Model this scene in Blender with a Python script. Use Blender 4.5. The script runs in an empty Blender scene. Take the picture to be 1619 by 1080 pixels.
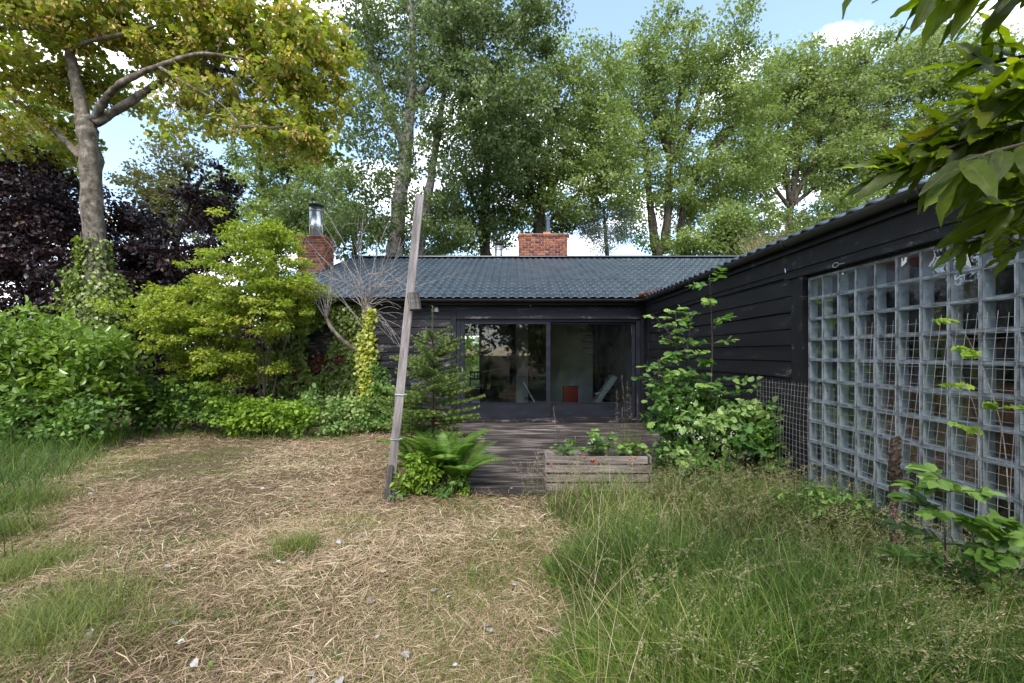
import bpy, bmesh, math, random
import numpy as np
from mathutils import Matrix, Vector

# ------------------------------------------------------------------ camera, sky, sun, exposure
sc = bpy.context.scene
C = sc.collection
F = 692.0; CX = 812.0; HY = 559.0; EYE = 1.52       # photo pixels: focal length, centre column, horizon row; eye height in metres
cam = bpy.data.cameras.new('camera'); camo = bpy.data.objects.new('camera', cam); C.objects.link(camo)
cam.sensor_width = 36.0; cam.lens = 36.0 * F / 1619.0
cam.shift_x = -(CX - 809.5) / 1619.0; cam.shift_y = (HY - 540.0) / 1619.0
cam.clip_start = 0.02; cam.clip_end = 2000
camo.location = (0, 0, EYE); camo.rotation_euler = (math.pi / 2, 0, 0)
cam.dof.use_dof = True; cam.dof.focus_distance = 7.0; cam.dof.aperture_fstop = 9.0
sc.camera = camo

SUN_EL, SUN_AZ = math.radians(52), math.radians(192)   # azimuth measured clockwise from +Y: behind the camera, a little to its left
w = bpy.data.worlds.new('World'); sc.world = w; w.use_nodes = True
nt = w.node_tree; nt.nodes.clear()
out = nt.nodes.new('ShaderNodeOutputWorld'); bg = nt.nodes.new('ShaderNodeBackground')
sky = nt.nodes.new('ShaderNodeTexSky'); sky.sky_type = 'NISHITA'; sky.sun_disc = False
sky.sun_elevation = SUN_EL; sky.sun_rotation = SUN_AZ; sky.air_density = 1.0; sky.dust_density = 0.6; sky.ozone_density = 1.5
tc = nt.nodes.new('ShaderNodeTexCoord'); sep = nt.nodes.new('ShaderNodeSeparateXYZ')
nt.links.new(tc.outputs['Generated'], sep.inputs[0])
mx = nt.nodes.new('ShaderNodeMath'); mx.operation = 'MAXIMUM'; mx.inputs[1].default_value = 0.0
nt.links.new(sep.outputs['Z'], mx.inputs[0])
ad = nt.nodes.new('ShaderNodeMath'); ad.operation = 'ADD'; ad.inputs[1].default_value = 0.22
nt.links.new(mx.outputs[0], ad.inputs[0])
dx = nt.nodes.new('ShaderNodeMath'); dx.operation = 'DIVIDE'; dy = nt.nodes.new('ShaderNodeMath'); dy.operation = 'DIVIDE'
nt.links.new(sep.outputs['X'], dx.inputs[0]); nt.links.new(ad.outputs[0], dx.inputs[1])
nt.links.new(sep.outputs['Y'], dy.inputs[0]); nt.links.new(ad.outputs[0], dy.inputs[1])
cmb = nt.nodes.new('ShaderNodeCombineXYZ'); nt.links.new(dx.outputs[0], cmb.inputs[0]); nt.links.new(dy.outputs[0], cmb.inputs[1])
cmb.inputs[2].default_value = 8.8
nz = nt.nodes.new('ShaderNodeTexNoise'); nz.inputs['Scale'].default_value = 1.9; nz.inputs['Detail'].default_value = 9
nz.inputs['Roughness'].default_value = 0.52; nz.inputs['Distortion'].default_value = 0.25
nt.links.new(cmb.outputs[0], nz.inputs['Vector'])
cr = nt.nodes.new('ShaderNodeValToRGB'); cr.color_ramp.elements[0].position = 0.505; cr.color_ramp.elements[1].position = 0.60
cr.color_ramp.elements[0].color = (.04, .04, .04, 1); nt.links.new(nz.outputs['Fac'], cr.inputs[0])
mixc = nt.nodes.new('ShaderNodeMix'); mixc.data_type = 'RGBA'
nt.links.new(cr.outputs['Color'], mixc.inputs['Factor'])
nt.links.new(sky.outputs[0], mixc.inputs['A']); mixc.inputs['B'].default_value = (7.6, 7.8, 8.2, 1)
nt.links.new(mixc.outputs['Result'], bg.inputs['Color']); bg.inputs['Strength'].default_value = 0.14
nt.links.new(bg.outputs[0], out.inputs[0])

sl = bpy.data.lights.new('sun', 'SUN'); so = bpy.data.objects.new('sun', sl); C.objects.link(so)
sl.energy = 1.6; sl.angle = math.radians(22); sl.color = (1.0, 0.95, 0.86)
sd = Vector((math.sin(SUN_AZ) * math.cos(SUN_EL), math.cos(SUN_AZ) * math.cos(SUN_EL), math.sin(SUN_EL)))
so.rotation_euler = sd.to_track_quat('Z', 'Y').to_euler(); so.location = sd * 40
vs = sc.view_settings; vs.view_transform = 'Standard'; vs.look = 'None'; vs.exposure = 1.68; vs.gamma = 1.0; vs.use_curve_mapping = False
cy = sc.cycles
cy.use_denoising = True; cy.max_bounces = 7; cy.diffuse_bounces = 4; cy.glossy_bounces = 3
cy.transmission_bounces = 5; cy.transparent_max_bounces = 12; cy.caustics_reflective = False; cy.caustics_refractive = False
cy.sample_clamp_indirect = 6

R = np.random.default_rng(7); random.seed(7)
def P(px, py, Y): return np.array([(px - CX) / F * Y, Y, EYE + (HY - py) / F * Y])

# ------------------------------------------------------------------ materials
def newmat(name):
    m = bpy.data.materials.new(name); m.use_nodes = True
    t = m.node_tree; t.nodes.clear()
    o = t.nodes.new('ShaderNodeOutputMaterial')
    return m, t, o
def N(t, typ, **kw):
    n = t.nodes.new(typ)
    for k, v in kw.items():
        if k in n.inputs: n.inputs[k].default_value = v
        else: setattr(n, k, v)
    return n
def ramp(t, fac, stops):
    r = t.nodes.new('ShaderNodeValToRGB'); e = r.color_ramp.elements
    while len(e) < len(stops): e.new(0.5)
    for el, (p, c) in zip(e, stops): el.position = p; el.color = (*c, 1) if len(c) == 3 else c
    if fac is not None: t.links.new(fac, r.inputs[0])
    return r
def coords(t, scale=(1, 1, 1), per_object=True):
    """object-space coordinates, shifted by a random amount for each object so that no two pieces share their grain"""
    c = t.nodes.new('ShaderNodeTexCoord'); v = t.nodes.new('ShaderNodeVectorMath'); v.operation = 'MULTIPLY'
    t.links.new(c.outputs['Object'], v.inputs[0]); v.inputs[1].default_value = scale
    if not per_object: return v.outputs[0]
    oi = t.nodes.new('ShaderNodeObjectInfo'); m = t.nodes.new('ShaderNodeMath'); m.operation = 'MULTIPLY'; m.inputs[1].default_value = 57.0
    t.links.new(oi.outputs['Random'], m.inputs[0])
    a = t.nodes.new('ShaderNodeVectorMath'); a.operation = 'ADD'
    t.links.new(v.outputs[0], a.inputs[0]); t.links.new(m.outputs[0], a.inputs[1])
    return a.outputs[0]
def mixrgb(t, fac, a, b):
    m = t.nodes.new('ShaderNodeMix'); m.data_type = 'RGBA'
    for s, v in (('Factor', fac), ('A', a), ('B', b)):
        if hasattr(v, 'is_linked') or hasattr(v, 'links'): t.links.new(v, m.inputs[s])
        else: m.inputs[s].default_value = v if isinstance(v, (int, float)) else (*v, 1)
    return m.outputs['Result']
def finish(t, o, color, rough=0.6, bump=None, bstr=0.3, spec=0.4, metal=0.0, bdist=0.01):
    p = t.nodes.new('ShaderNodeBsdfPrincipled')
    if isinstance(color, tuple): p.inputs['Base Color'].default_value = (*color, 1)
    else: t.links.new(color, p.inputs['Base Color'])
    if isinstance(rough, (int, float)): p.inputs['Roughness'].default_value = rough
    else: t.links.new(rough, p.inputs['Roughness'])
    p.inputs['Specular IOR Level'].default_value = spec; p.inputs['Metallic'].default_value = metal
    if bump is not None:
        b = t.nodes.new('ShaderNodeBump'); b.inputs['Strength'].default_value = bstr; b.inputs['Distance'].default_value = bdist
        t.links.new(bump, b.inputs['Height']); t.links.new(b.outputs[0], p.inputs['Normal'])
    t.links.new(p.outputs[0], o.inputs[0]); return p
def m_plain(name, c1, c2, scale=(8, 8, 8), rough=0.6, spec=0.4, metal=0.0, bstr=0.2, lo=0.35, hi=0.65):
    m, t, o = newmat(name); n = N(t, 'ShaderNodeTexNoise', Scale=1.0, Detail=6.0); t.links.new(coords(t, scale), n.inputs['Vector'])
    r = ramp(t, n.outputs['Fac'], [(lo, c1), (hi, c2)])
    finish(t, o, r.outputs['Color'], rough, n.outputs['Fac'], bstr, spec, metal); return m
def m_paintwood(name, paint, wood, amount=0.62, rough=0.55):
    """old dark paint, flaked off along the grain so that grey wood shows in short streaks"""
    m, t, o = newmat(name)
    g = N(t, 'ShaderNodeTexNoise', Scale=1.0, Detail=8.0, Roughness=0.62); t.links.new(coords(t, (11, 130, 130)), g.inputs['Vector'])
    b = N(t, 'ShaderNodeTexNoise', Scale=1.0, Detail=5.0); t.links.new(coords(t, (2.4, 9, 9)), b.inputs['Vector'])
    mul = N(t, 'ShaderNodeMath', operation='MULTIPLY'); t.links.new(g.outputs['Fac'], mul.inputs[0]); t.links.new(b.outputs['Fac'], mul.inputs[1])
    r = ramp(t, mul.outputs[0], [(amount * 0.56, (0, 0, 0)), (amount * 0.60, (1, 1, 1))])
    tint = ramp(t, b.outputs['Fac'], [(0.3, tuple(x * 0.7 for x in paint)), (0.7, tuple(x * 1.5 for x in paint))])
    wd = ramp(t, g.outputs['Fac'], [(0.4, tuple(x * 0.5 for x in wood)), (0.7, wood)])
    col = mixrgb(t, r.outputs['Color'], tint.outputs['Color'], wd.outputs['Color'])
    finish(t, o, col, rough, g.outputs['Fac'], 0.5, 0.35, bdist=0.004); return m
def m_wood(name, c1, c2, c3, g=(3, 45, 45), rough=0.8):
    m, t, o = newmat(name)
    n = N(t, 'ShaderNodeTexNoise', Scale=1.0, Detail=8.0, Roughness=0.65, Distortion=0.3); t.links.new(coords(t, g), n.inputs['Vector'])
    b = N(t, 'ShaderNodeTexNoise', Scale=1.0, Detail=4.0); t.links.new(coords(t, (1.6, 5, 5)), b.inputs['Vector'])
    av = N(t, 'ShaderNodeMath', operation='MULTIPLY_ADD'); t.links.new(n.outputs['Fac'], av.inputs[0]); av.inputs[1].default_value = 0.6
    hb = N(t, 'ShaderNodeMath', operation='MULTIPLY'); t.links.new(b.outputs['Fac'], hb.inputs[0]); hb.inputs[1].default_value = 0.45
    t.links.new(hb.outputs[0], av.inputs[2])
    r = ramp(t, av.outputs[0], [(0.42, c1), (0.54, c2), (0.65, c3)])
    finish(t, o, r.outputs['Color'], rough, n.outputs['Fac'], 0.6, 0.25, bdist=0.004); return m
def m_leaf(name, stops, trans=0.35, rough=0.5, spec=0.35, tcol=1.35, attr='rnd', gain=None):
    m, t, o = newmat(name)
    if gain is None: gain = 1.0 if any(k in name for k in ('purple', 'straw', 'seed', 'fallen', 'berry', 'blossom', 'dead', 'keys')) else 1.4
    stops = [(p_, tuple(c_ * gain for c_ in c)) for p_, c in stops]
    a = N(t, 'ShaderNodeAttribute', attribute_name=attr)
    r = ramp(t, a.outputs['Fac'], stops)
    p = t.nodes.new('ShaderNodeBsdfPrincipled'); t.links.new(r.outputs['Color'], p.inputs['Base Color'])
    p.inputs['Roughness'].default_value = rough; p.inputs['Specular IOR Level'].default_value = spec
    tr = t.nodes.new('ShaderNodeBsdfTranslucent')
    tm = N(t, 'ShaderNodeVectorMath', operation='MULTIPLY'); t.links.new(r.outputs['Color'], tm.inputs[0]); tm.inputs[1].default_value = (tcol * 1.1, tcol * 1.2, tcol * 0.65)
    t.links.new(tm.outputs[0], tr.inputs['Color'])
    ms = t.nodes.new('ShaderNodeMixShader'); ms.inputs[0].default_value = trans
    t.links.new(p.outputs[0], ms.inputs[1]); t.links.new(tr.outputs[0], ms.inputs[2]); t.links.new(ms.outputs[0], o.inputs[0])
    return m
def m_glass(name, tint, wav=0.02, ior=1.5, wscale=3.0, dirt=0.03, refl=1.7):
    m, t, o = newmat(name)
    tr = t.nodes.new('ShaderNodeBsdfTransparent'); tr.inputs[0].default_value = (*tint, 1)
    gl = t.nodes.new('ShaderNodeBsdfGlossy'); gl.inputs['Roughness'].default_value = 0.01
    df = t.nodes.new('ShaderNodeBsdfDiffuse'); df.inputs[0].default_value = (0.5, 0.5, 0.48, 1)
    fr = t.nodes.new('ShaderNodeFresnel'); fr.inputs[0].default_value = ior
    n = N(t, 'ShaderNodeTexNoise', Scale=wscale, Detail=1.0); t.links.new(coords(t), n.inputs['Vector'])
    b = t.nodes.new('ShaderNodeBump'); b.inputs['Strength'].default_value = wav; b.inputs['Distance'].default_value = 0.05
    t.links.new(n.outputs['Fac'], b.inputs['Height']); t.links.new(b.outputs[0], gl.inputs['Normal'])
    k = N(t, 'ShaderNodeMath', operation='MULTIPLY'); k.inputs[1].default_value = refl; k.use_clamp = True; t.links.new(fr.outputs[0], k.inputs[0])
    ms = t.nodes.new('ShaderNodeMixShader'); t.links.new(k.outputs[0], ms.inputs[0]); t.links.new(tr.outputs[0], ms.inputs[1]); t.links.new(gl.outputs[0], ms.inputs[2])
    d = N(t, 'ShaderNodeTexNoise', Scale=2.0, Detail=8.0, Roughness=0.7); t.links.new(coords(t, (6, 6, 3)), d.inputs['Vector'])
    dr = ramp(t, d.outputs['Fac'], [(0.45, (0, 0, 0)), (0.75, (dirt, dirt, dirt))])
    m2 = t.nodes.new('ShaderNodeMixShader'); t.links.new(dr.outputs['Color'], m2.inputs[0]); t.links.new(ms.outputs[0], m2.inputs[1]); t.links.new(df.outputs[0], m2.inputs[2])
    t.links.new(m2.outputs[0], o.inputs[0]); return m
def m_bark(name, c1, c2, c3, scale=(9, 9, 3)):
    m, t, o = newmat(name)
    n = N(t, 'ShaderNodeTexNoise', Scale=1.0, Detail=9.0, Roughness=0.68); t.links.new(coords(t, scale), n.inputs['Vector'])
    r = ramp(t, n.outputs['Fac'], [(0.36, c1), (0.52, c2), (0.68, c3)])
    finish(t, o, r.outputs['Color'], 0.85, n.outputs['Fac'], 0.9, 0.2, bdist=0.03); return m

M = {}
M['paint'] = m_paintwood('black_painted_board', (0.0065, 0.0058, 0.0075), (0.20, 0.18, 0.17), 0.66)
M['paint_worn'] = m_paintwood('worn_black_board', (0.0075, 0.007, 0.009), (0.24, 0.21, 0.20), 0.585)
M['trim'] = m_paintwood('dark_trim', (0.008, 0.008, 0.011), (0.22, 0.20, 0.19), 0.66, 0.45)
M['door'] = m_paintwood('charcoal_door_frame', (0.011, 0.012, 0.018), (0.2, 0.2, 0.2), 0.80, 0.4)
M['tile'] = m_plain('slate_blue_metal_tile', (0.022, 0.034, 0.046), (0.040, 0.055, 0.070), (2.2, 2.2, 2.2), 0.32, 0.55, 0.0, 0.05)
M['gutter'] = m_plain('brown_black_gutter', (0.018, 0.016, 0.016), (0.035, 0.030, 0.030), (3, 3, 3), 0.4, 0.5)
M['mortar'] = m_plain('mortar', (0.20, 0.18, 0.16), (0.32, 0.29, 0.26), (20, 20, 20), 0.9)
M['metal'] = m_plain('stainless_flue', (0.62, 0.62, 0.64), (0.72, 0.72, 0.74), (1, 1, 9), 0.34, 0.5, 1.0, 0.03)
M['darkmetal'] = m_plain('dark_cowl', (0.012, 0.012, 0.014), (0.03, 0.03, 0.034), (9, 9, 9), 0.5)
M['pipe'] = m_plain('grey_blue_pipe', (0.045, 0.06, 0.09), (0.075, 0.095, 0.13), (4, 4, 4), 0.45)
M['terracotta'] = m_plain('terracotta', (0.42, 0.13, 0.05), (0.52, 0.2, 0.09), (12, 12, 12), 0.8)
def m_brick():
    m, t, o = newmat('red_brick')
    oi = t.nodes.new('ShaderNodeObjectInfo')
    r = ramp(t, oi.outputs['Random'], [(0.0, (0.13, 0.042, 0.028)), (0.25, (0.22, 0.070, 0.040)), (0.6, (0.33, 0.105, 0.050)), (1.0, (0.42, 0.15, 0.068))])
    n = N(t, 'ShaderNodeTexNoise', Scale=1.0, Detail=7.0); t.links.new(coords(t, (14, 14, 14)), n.inputs['Vector'])
    rr = ramp(t, n.outputs['Fac'], [(0.3, (0.35, 0.32, 0.32)), (0.6, (1, 1, 1))])
    mm = N(t, 'ShaderNodeVectorMath', operation='MULTIPLY'); t.links.new(r.outputs['Color'], mm.inputs[0]); t.links.new(rr.outputs['Color'], mm.inputs[1])
    finish(t, o, mm.outputs[0], 0.85, n.outputs['Fac'], 0.5, 0.2); return m
M['brick'] = m_brick()
M['deck'] = m_wood('weathered_deck_board', (0.010, 0.008, 0.007), (0.034, 0.026, 0.0225), (0.20, 0.17, 0.15), (2, 60, 60))
M['greywood'] = m_wood('silvered_wood', (0.15, 0.13, 0.125), (0.27, 0.24, 0.235), (0.40, 0.365, 0.355), (4, 40, 40))
M['crate'] = m_wood('grey_brown_slat', (0.085, 0.07, 0.062), (0.18, 0.15, 0.135), (0.31, 0.27, 0.245), (4, 40, 40))
M['oldblock'] = m_wood('dark_weathered_block', (0.03, 0.027, 0.025), (0.08, 0.07, 0.065), (0.15, 0.14, 0.13))
M['rotten'] = m_wood('rotten_post', (0.014, 0.010, 0.007), (0.055, 0.036, 0.025), (0.17, 0.13, 0.10), (40, 40, 40))
M['wire'] = m_plain('galvanised_wire', (0.16, 0.155, 0.15), (0.30, 0.29, 0.28), (9, 9, 9), 0.5, 0.5, 0.4)
M['strap'] = m_plain('zinc_band', (0.33, 0.34, 0.36), (0.45, 0.46, 0.48), (9, 9, 9), 0.4, 0.5, 0.6)
M['blockwall'] = m_plain('pale_block_edge', (0.22, 0.265, 0.285), (0.34, 0.39, 0.41), (14, 14, 14), 0.35, 0.5)
M['joint'] = m_plain('grey_block_joint', (0.075, 0.075, 0.075), (0.27, 0.28, 0.29), (26, 14, 14), 0.7)
M['pane'] = m_glass('window_glass', (0.90, 0.93, 0.91), 0.006, 1.5, 1.2, 0.015, 1.2)
M['blockpane'] = m_glass('block_glass', (0.92, 0.95, 0.96), 0.10, 1.45, 6.0, 0.06, 0.16)
M['blockback'] = m_glass('block_back_glass', (0.78, 0.80, 0.80), 0.05, 1.3, 6.0, 0.05, 0.12)
M['white'] = m_plain('white_paint', (0.55, 0.55, 0.54), (0.68, 0.68, 0.67), (3, 3, 3), 0.6)
M['plastic'] = m_plain('white_plastic', (0.66, 0.67, 0.70), (0.76, 0.77, 0.80), (4, 4, 4), 0.4)
M['plaster'] = m_plain('pale_plaster', (0.40, 0.41, 0.42), (0.55, 0.55, 0.55), (2, 2, 2), 0.9)
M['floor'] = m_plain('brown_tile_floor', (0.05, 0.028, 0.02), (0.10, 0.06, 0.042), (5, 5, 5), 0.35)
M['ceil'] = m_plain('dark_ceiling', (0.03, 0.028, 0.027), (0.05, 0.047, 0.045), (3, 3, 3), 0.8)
M['red'] = m_plain('red_enamel', (0.34, 0.025, 0.015), (0.48, 0.04, 0.02), (4, 4, 4), 0.4)
M['iron'] = m_plain('black_iron', (0.008, 0.008, 0.009), (0.02, 0.02, 0.022), (6, 6, 6), 0.5)
M['brownwood'] = m_wood('orange_brown_board', (0.10, 0.035, 0.018), (0.20, 0.075, 0.035), (0.30, 0.12, 0.06))
M['concrete'] = m_plain('beige_concrete', (0.26, 0.215, 0.185), (0.42, 0.36, 0.32), (7, 7, 7), 0.9)
M['shirt'] = m_plain('pale_shirt', (0.5, 0.5, 0.52), (0.6, 0.6, 0.62), (12, 12, 12), 0.9)
M['dark_cloth'] = m_plain('dark_cloth', (0.012, 0.012, 0.016), (0.02, 0.02, 0.026), (20, 20, 20), 0.9)
M['skin'] = m_plain('skin', (0.42, 0.25, 0.18), (0.5, 0.31, 0.23), (9, 9, 9), 0.6)
M['bark_syc'] = m_bark('sycamore_bark', (0.05, 0.042, 0.032), (0.15, 0.125, 0.095), (0.30, 0.25, 0.21), (8, 8, 6))
M['bark_pop'] = m_bark('poplar_bark', (0.035, 0.030, 0.026), (0.24, 0.22, 0.20), (0.44, 0.41, 0.38), (5, 5, 5))
M['bark_dark'] = m_bark('dark_bark', (0.025, 0.02, 0.014), (0.075, 0.062, 0.045), (0.14, 0.12, 0.09), (7, 7, 3))
M['twig'] = m_bark('pale_twig', (0.12, 0.10, 0.09), (0.26, 0.23, 0.21), (0.40, 0.37, 0.34), (20, 20, 20))
G = lambda r, g, b: (r, g, b)
M['l_syc'] = m_leaf('sycamore_leaf', [(0, G(.065, .095, .014)), (.45, G(.135, .155, .020)), (.8, G(.22, .21, .030)), (1, G(.30, .235, .045))], .45, gain=1.6)
M['l_key'] = m_leaf('sycamore_keys', [(0, G(.36, .25, .06)), (.6, G(.50, .34, .11)), (1, G(.60, .40, .18))], .35, gain=1.2)
M['l_purple'] = m_leaf('purple_beech_leaf', [(0, G(.010, .006, .009)), (.6, G(.028, .013, .017)), (.9, G(.062, .028, .030)), (1, G(.11, .065, .042))], .18, .42, .5)
M['l_pop_dark'] = m_leaf('dark_poplar_leaf', [(0, G(.042, .060, .022)), (.5, G(.075, .102, .036)), (.85, G(.125, .16, .062)), (1, G(.26, .30, .17))], .40)
M['l_pop'] = m_leaf('poplar_leaf', [(0, G(.060, .085, .020)), (.5, G(.112, .148, .040)), (.85, G(.175, .21, .068)), (1, G(.32, .35, .18))], .42)
M['l_pop_pale'] = m_leaf('pale_poplar_leaf', [(0, G(.070, .096, .028)), (.5, G(.130, .165, .052)), (.85, G(.20, .23, .085)), (1, G(.36, .39, .22))], .42)
M['l_olive'] = m_leaf('olive_leaf', [(0, G(.055, .06, .022)), (.6, G(.10, .10, .038)), (1, G(.15, .13, .055))], .35)
M['l_grey'] = m_leaf('grey_willow_leaf', [(0, G(.045, .062, .048)), (.6, G(.075, .098, .075)), (1, G(.13, .155, .12))], .25)
M['l_laurel'] = m_leaf('laurel_leaf', [(0, G(.045, .085, .012)), (.5, G(.10, .165, .02)), (1, G(.20, .28, .045))], .32, .30, .5, gain=1.25)
M['l_lime'] = m_leaf('lime_shrub_leaf', [(0, G(.075, .115, .014)), (.5, G(.15, .19, .02)), (.85, G(.23, .255, .032)), (1, G(.31, .27, .07))], .42)
M['l_ivy'] = m_leaf('ivy_leaf', [(0, G(.050, .078, .014)), (.5, G(.11, .15, .026)), (.85, G(.18, .22, .042)), (1, G(.27, .29, .075))], .25, .38, .5, gain=1.3)
M['l_ivygold'] = m_leaf('golden_ivy_leaf', [(0, G(.14, .19, .015)), (.5, G(.30, .33, .03)), (1, G(.46, .45, .09))], .3, .4, gain=1.0)
M['l_dead'] = m_leaf('dead_leaf', [(0, G(.10, .03, .018)), (1, G(.22, .075, .045))], .2)
M['l_nettle'] = m_leaf('nettle_leaf', [(0, G(.035, .075, .014)), (.5, G(.075, .145, .024)), (1, G(.17, .27, .06))], .33, gain=1.15)
M['l_bright'] = m_leaf('bright_shrub_leaf', [(0, G(.11, .20, .02)), (.5, G(.19, .30, .03)), (1, G(.28, .38, .055))], .4, gain=1.0)
M['l_fern'] = m_leaf('fern_leaf', [(0, G(.06, .12, .018)), (.5, G(.11, .20, .028)), (1, G(.19, .28, .05))], .38, gain=1.15)
M['l_spruce'] = m_leaf('spruce_needle', [(0, G(.035, .060, .014)), (.6, G(.075, .112, .024)), (1, G(.16, .20, .042))], .15, gain=2.0)
M['l_oak'] = m_leaf('sapling_leaf', [(0, G(.03, .07, .018)), (.5, G(.06, .13, .028)), (.85, G(.12, .21, .036)), (1, G(.22, .30, .06))], .33, .42, gain=1.25)
M['l_pale'] = m_leaf('pale_round_leaf', [(0, G(.06, .11, .03)), (.5, G(.13, .20, .055)), (1, G(.26, .34, .13))], .33)
M['l_grass'] = m_leaf('grass_blade', [(0, G(.022, .046, .006)), (.4, G(.066, .125, .014)), (.8, G(.14, .21, .030)), (1, G(.28, .30, .085))], .35, gain=1.1)
M['l_lawn'] = m_leaf('lawn_blade', [(0, G(.07, .11, .018)), (.6, G(.15, .18, .035)), (1, G(.24, .25, .07))], .33, gain=1.0)
M['l_straw'] = m_leaf('straw', [(0, G(.11, .075, .045)), (.3, G(.30, .205, .125)), (.7, G(.50, .365, .235)), (1, G(.68, .57, .41))], .18, .6)
M['l_seed'] = m_leaf('grass_seed', [(0, G(.19, .17, .08)), (.6, G(.32, .285, .16)), (1, G(.44, .37, .26))], .3)
M['l_pink'] = m_leaf('pink_seed', [(0, G(.20, .15, .115)), (1, G(.40, .31, .27))], .3)
M['l_fallen'] = m_leaf('fallen_leaf', [(0, G(.12, .09, .07)), (.6, G(.26, .23, .21)), (1, G(.50, .50, .52))], .1)
M['l_berry'] = m_leaf('berry', [(0, G(.50, .03, .015)), (1, G(.62, .09, .02))], .1, .3)
M['l_flower'] = m_leaf('white_blossom', [(0, G(.6, .6, .55)), (1, G(.75, .75, .7))], .2)
def m_big():
    m, t, o = newmat('broad_laurel_leaf')
    oi = t.nodes.new('ShaderNodeObjectInfo'); a = N(t, 'ShaderNodeAttribute', attribute_name='rib')
    r = ramp(t, oi.outputs['Random'], [(0, G(.034, .050, .006)), (.5, G(.065, .092, .008)), (.92, G(.115, .155, .014)), (1, G(.12, .085, .02))])
    rr = ramp(t, a.outputs['Fac'], [(0, (.8, .8, .8)), (0.09, (0, 0, 0))])
    n = N(t, 'ShaderNodeTexNoise', Scale=1.0, Detail=5.0); t.links.new(coords(t, (30, 30, 30)), n.inputs['Vector'])
    vr = ramp(t, n.outputs['Fac'], [(.3, (.7, .7, .7)), (.7, (1.2, 1.2, 1.2))])
    cm = N(t, 'ShaderNodeVectorMath', operation='MULTIPLY'); t.links.new(r.outputs['Color'], cm.inputs[0]); t.links.new(vr.outputs['Color'], cm.inputs[1])
    col = mixrgb(t, rr.outputs['Color'], cm.outputs[0], (.11, .13, .03))
    p = finish(t, o, col, 0.42, n.outputs['Fac'], .15, .22)
    tr = t.nodes.new('ShaderNodeBsdfTranslucent'); tm = N(t, 'ShaderNodeVectorMath', operation='MULTIPLY'); t.links.new(col, tm.inputs[0]); tm.inputs[1].default_value = (3.4, 3.5, .5)
    t.links.new(tm.outputs[0], tr.inputs['Color'])
    ms = t.nodes.new('ShaderNodeMixShader'); ms.inputs[0].default_value = .5; t.links.new(p.outputs[0], ms.inputs[1]); t.links.new(tr.outputs[0], ms.inputs[2]); t.links.new(ms.outputs[0], o.inputs[0])
    return m
M['l_big'] = m_big()
def m_ground():
    m, t, o = newmat('dry_mown_ground')
    c = t.nodes.new('ShaderNodeTexCoord')
    n1 = N(t, 'ShaderNodeTexNoise', Scale=0.9, Detail=6.0); n2 = N(t, 'ShaderNodeTexNoise', Scale=22.0, Detail=8.0, Roughness=0.7)
    t.links.new(c.outputs['Object'], n1.inputs[0]); t.links.new(c.outputs['Object'], n2.inputs[0])
    a = ramp(t, n2.outputs['Fac'], [(0.3, (0.03, 0.021, 0.014)), (0.5, (0.10, 0.068, 0.045)), (0.7, (0.24, 0.17, 0.115))])
    g = ramp(t, n2.outputs['Fac'], [(0.3, (0.035, 0.05, 0.012)), (0.7, (0.12, 0.15, 0.035))])
    f = ramp(t, n1.outputs['Fac'], [(0.48, (0, 0, 0)), (0.66, (0.8, 0.8, 0.8))])
    col = mixrgb(t, f.outputs['Color'], a.outputs['Color'], g.outputs['Color'])
    sp = t.nodes.new('ShaderNodeSeparateXYZ'); t.links.new(c.outputs['Object'], sp.inputs[0])
    fy = N(t, 'ShaderNodeMapRange'); t.links.new(sp.outputs['Y'], fy.inputs[0]); fy.inputs[1].default_value = 14.0; fy.inputs[2].default_value = 15.0
    col = mixrgb(t, fy.outputs[0], col, g.outputs['Color'])
    finish(t, o, col, 0.95, n2.outputs['Fac'], 0.8, 0.1, bdist=0.03); return m
M['ground'] = m_ground()

# ------------------------------------------------------------------ object helpers
def tag(o, label=None, cat=None, group=None, kind=None):
    if label: o['label'] = label
    if cat: o['category'] = cat
    if group: o['group'] = group
    if kind: o['kind'] = kind
    return o
def link(name, me, parent=None):
    o = bpy.data.objects.new(name, me); C.objects.link(o)
    if parent is not None: adopt(o, parent)
    return o
def adopt(o, parent):
    o.parent = parent
    o.matrix_parent_inverse = WM[parent.name].inverted() if parent.name in WM else Matrix.Identity(4)
WM = {}
def thing(name, label, cat, loc=(0, 0, 0), group=None):
    e = bpy.data.objects.new(name, None); C.objects.link(e); e.location = tuple(float(x) for x in loc); e.empty_display_size = 0.1
    WM[e.name] = Matrix.Translation(Vector(e.location)); tag(e, label, cat, group); return e

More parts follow.
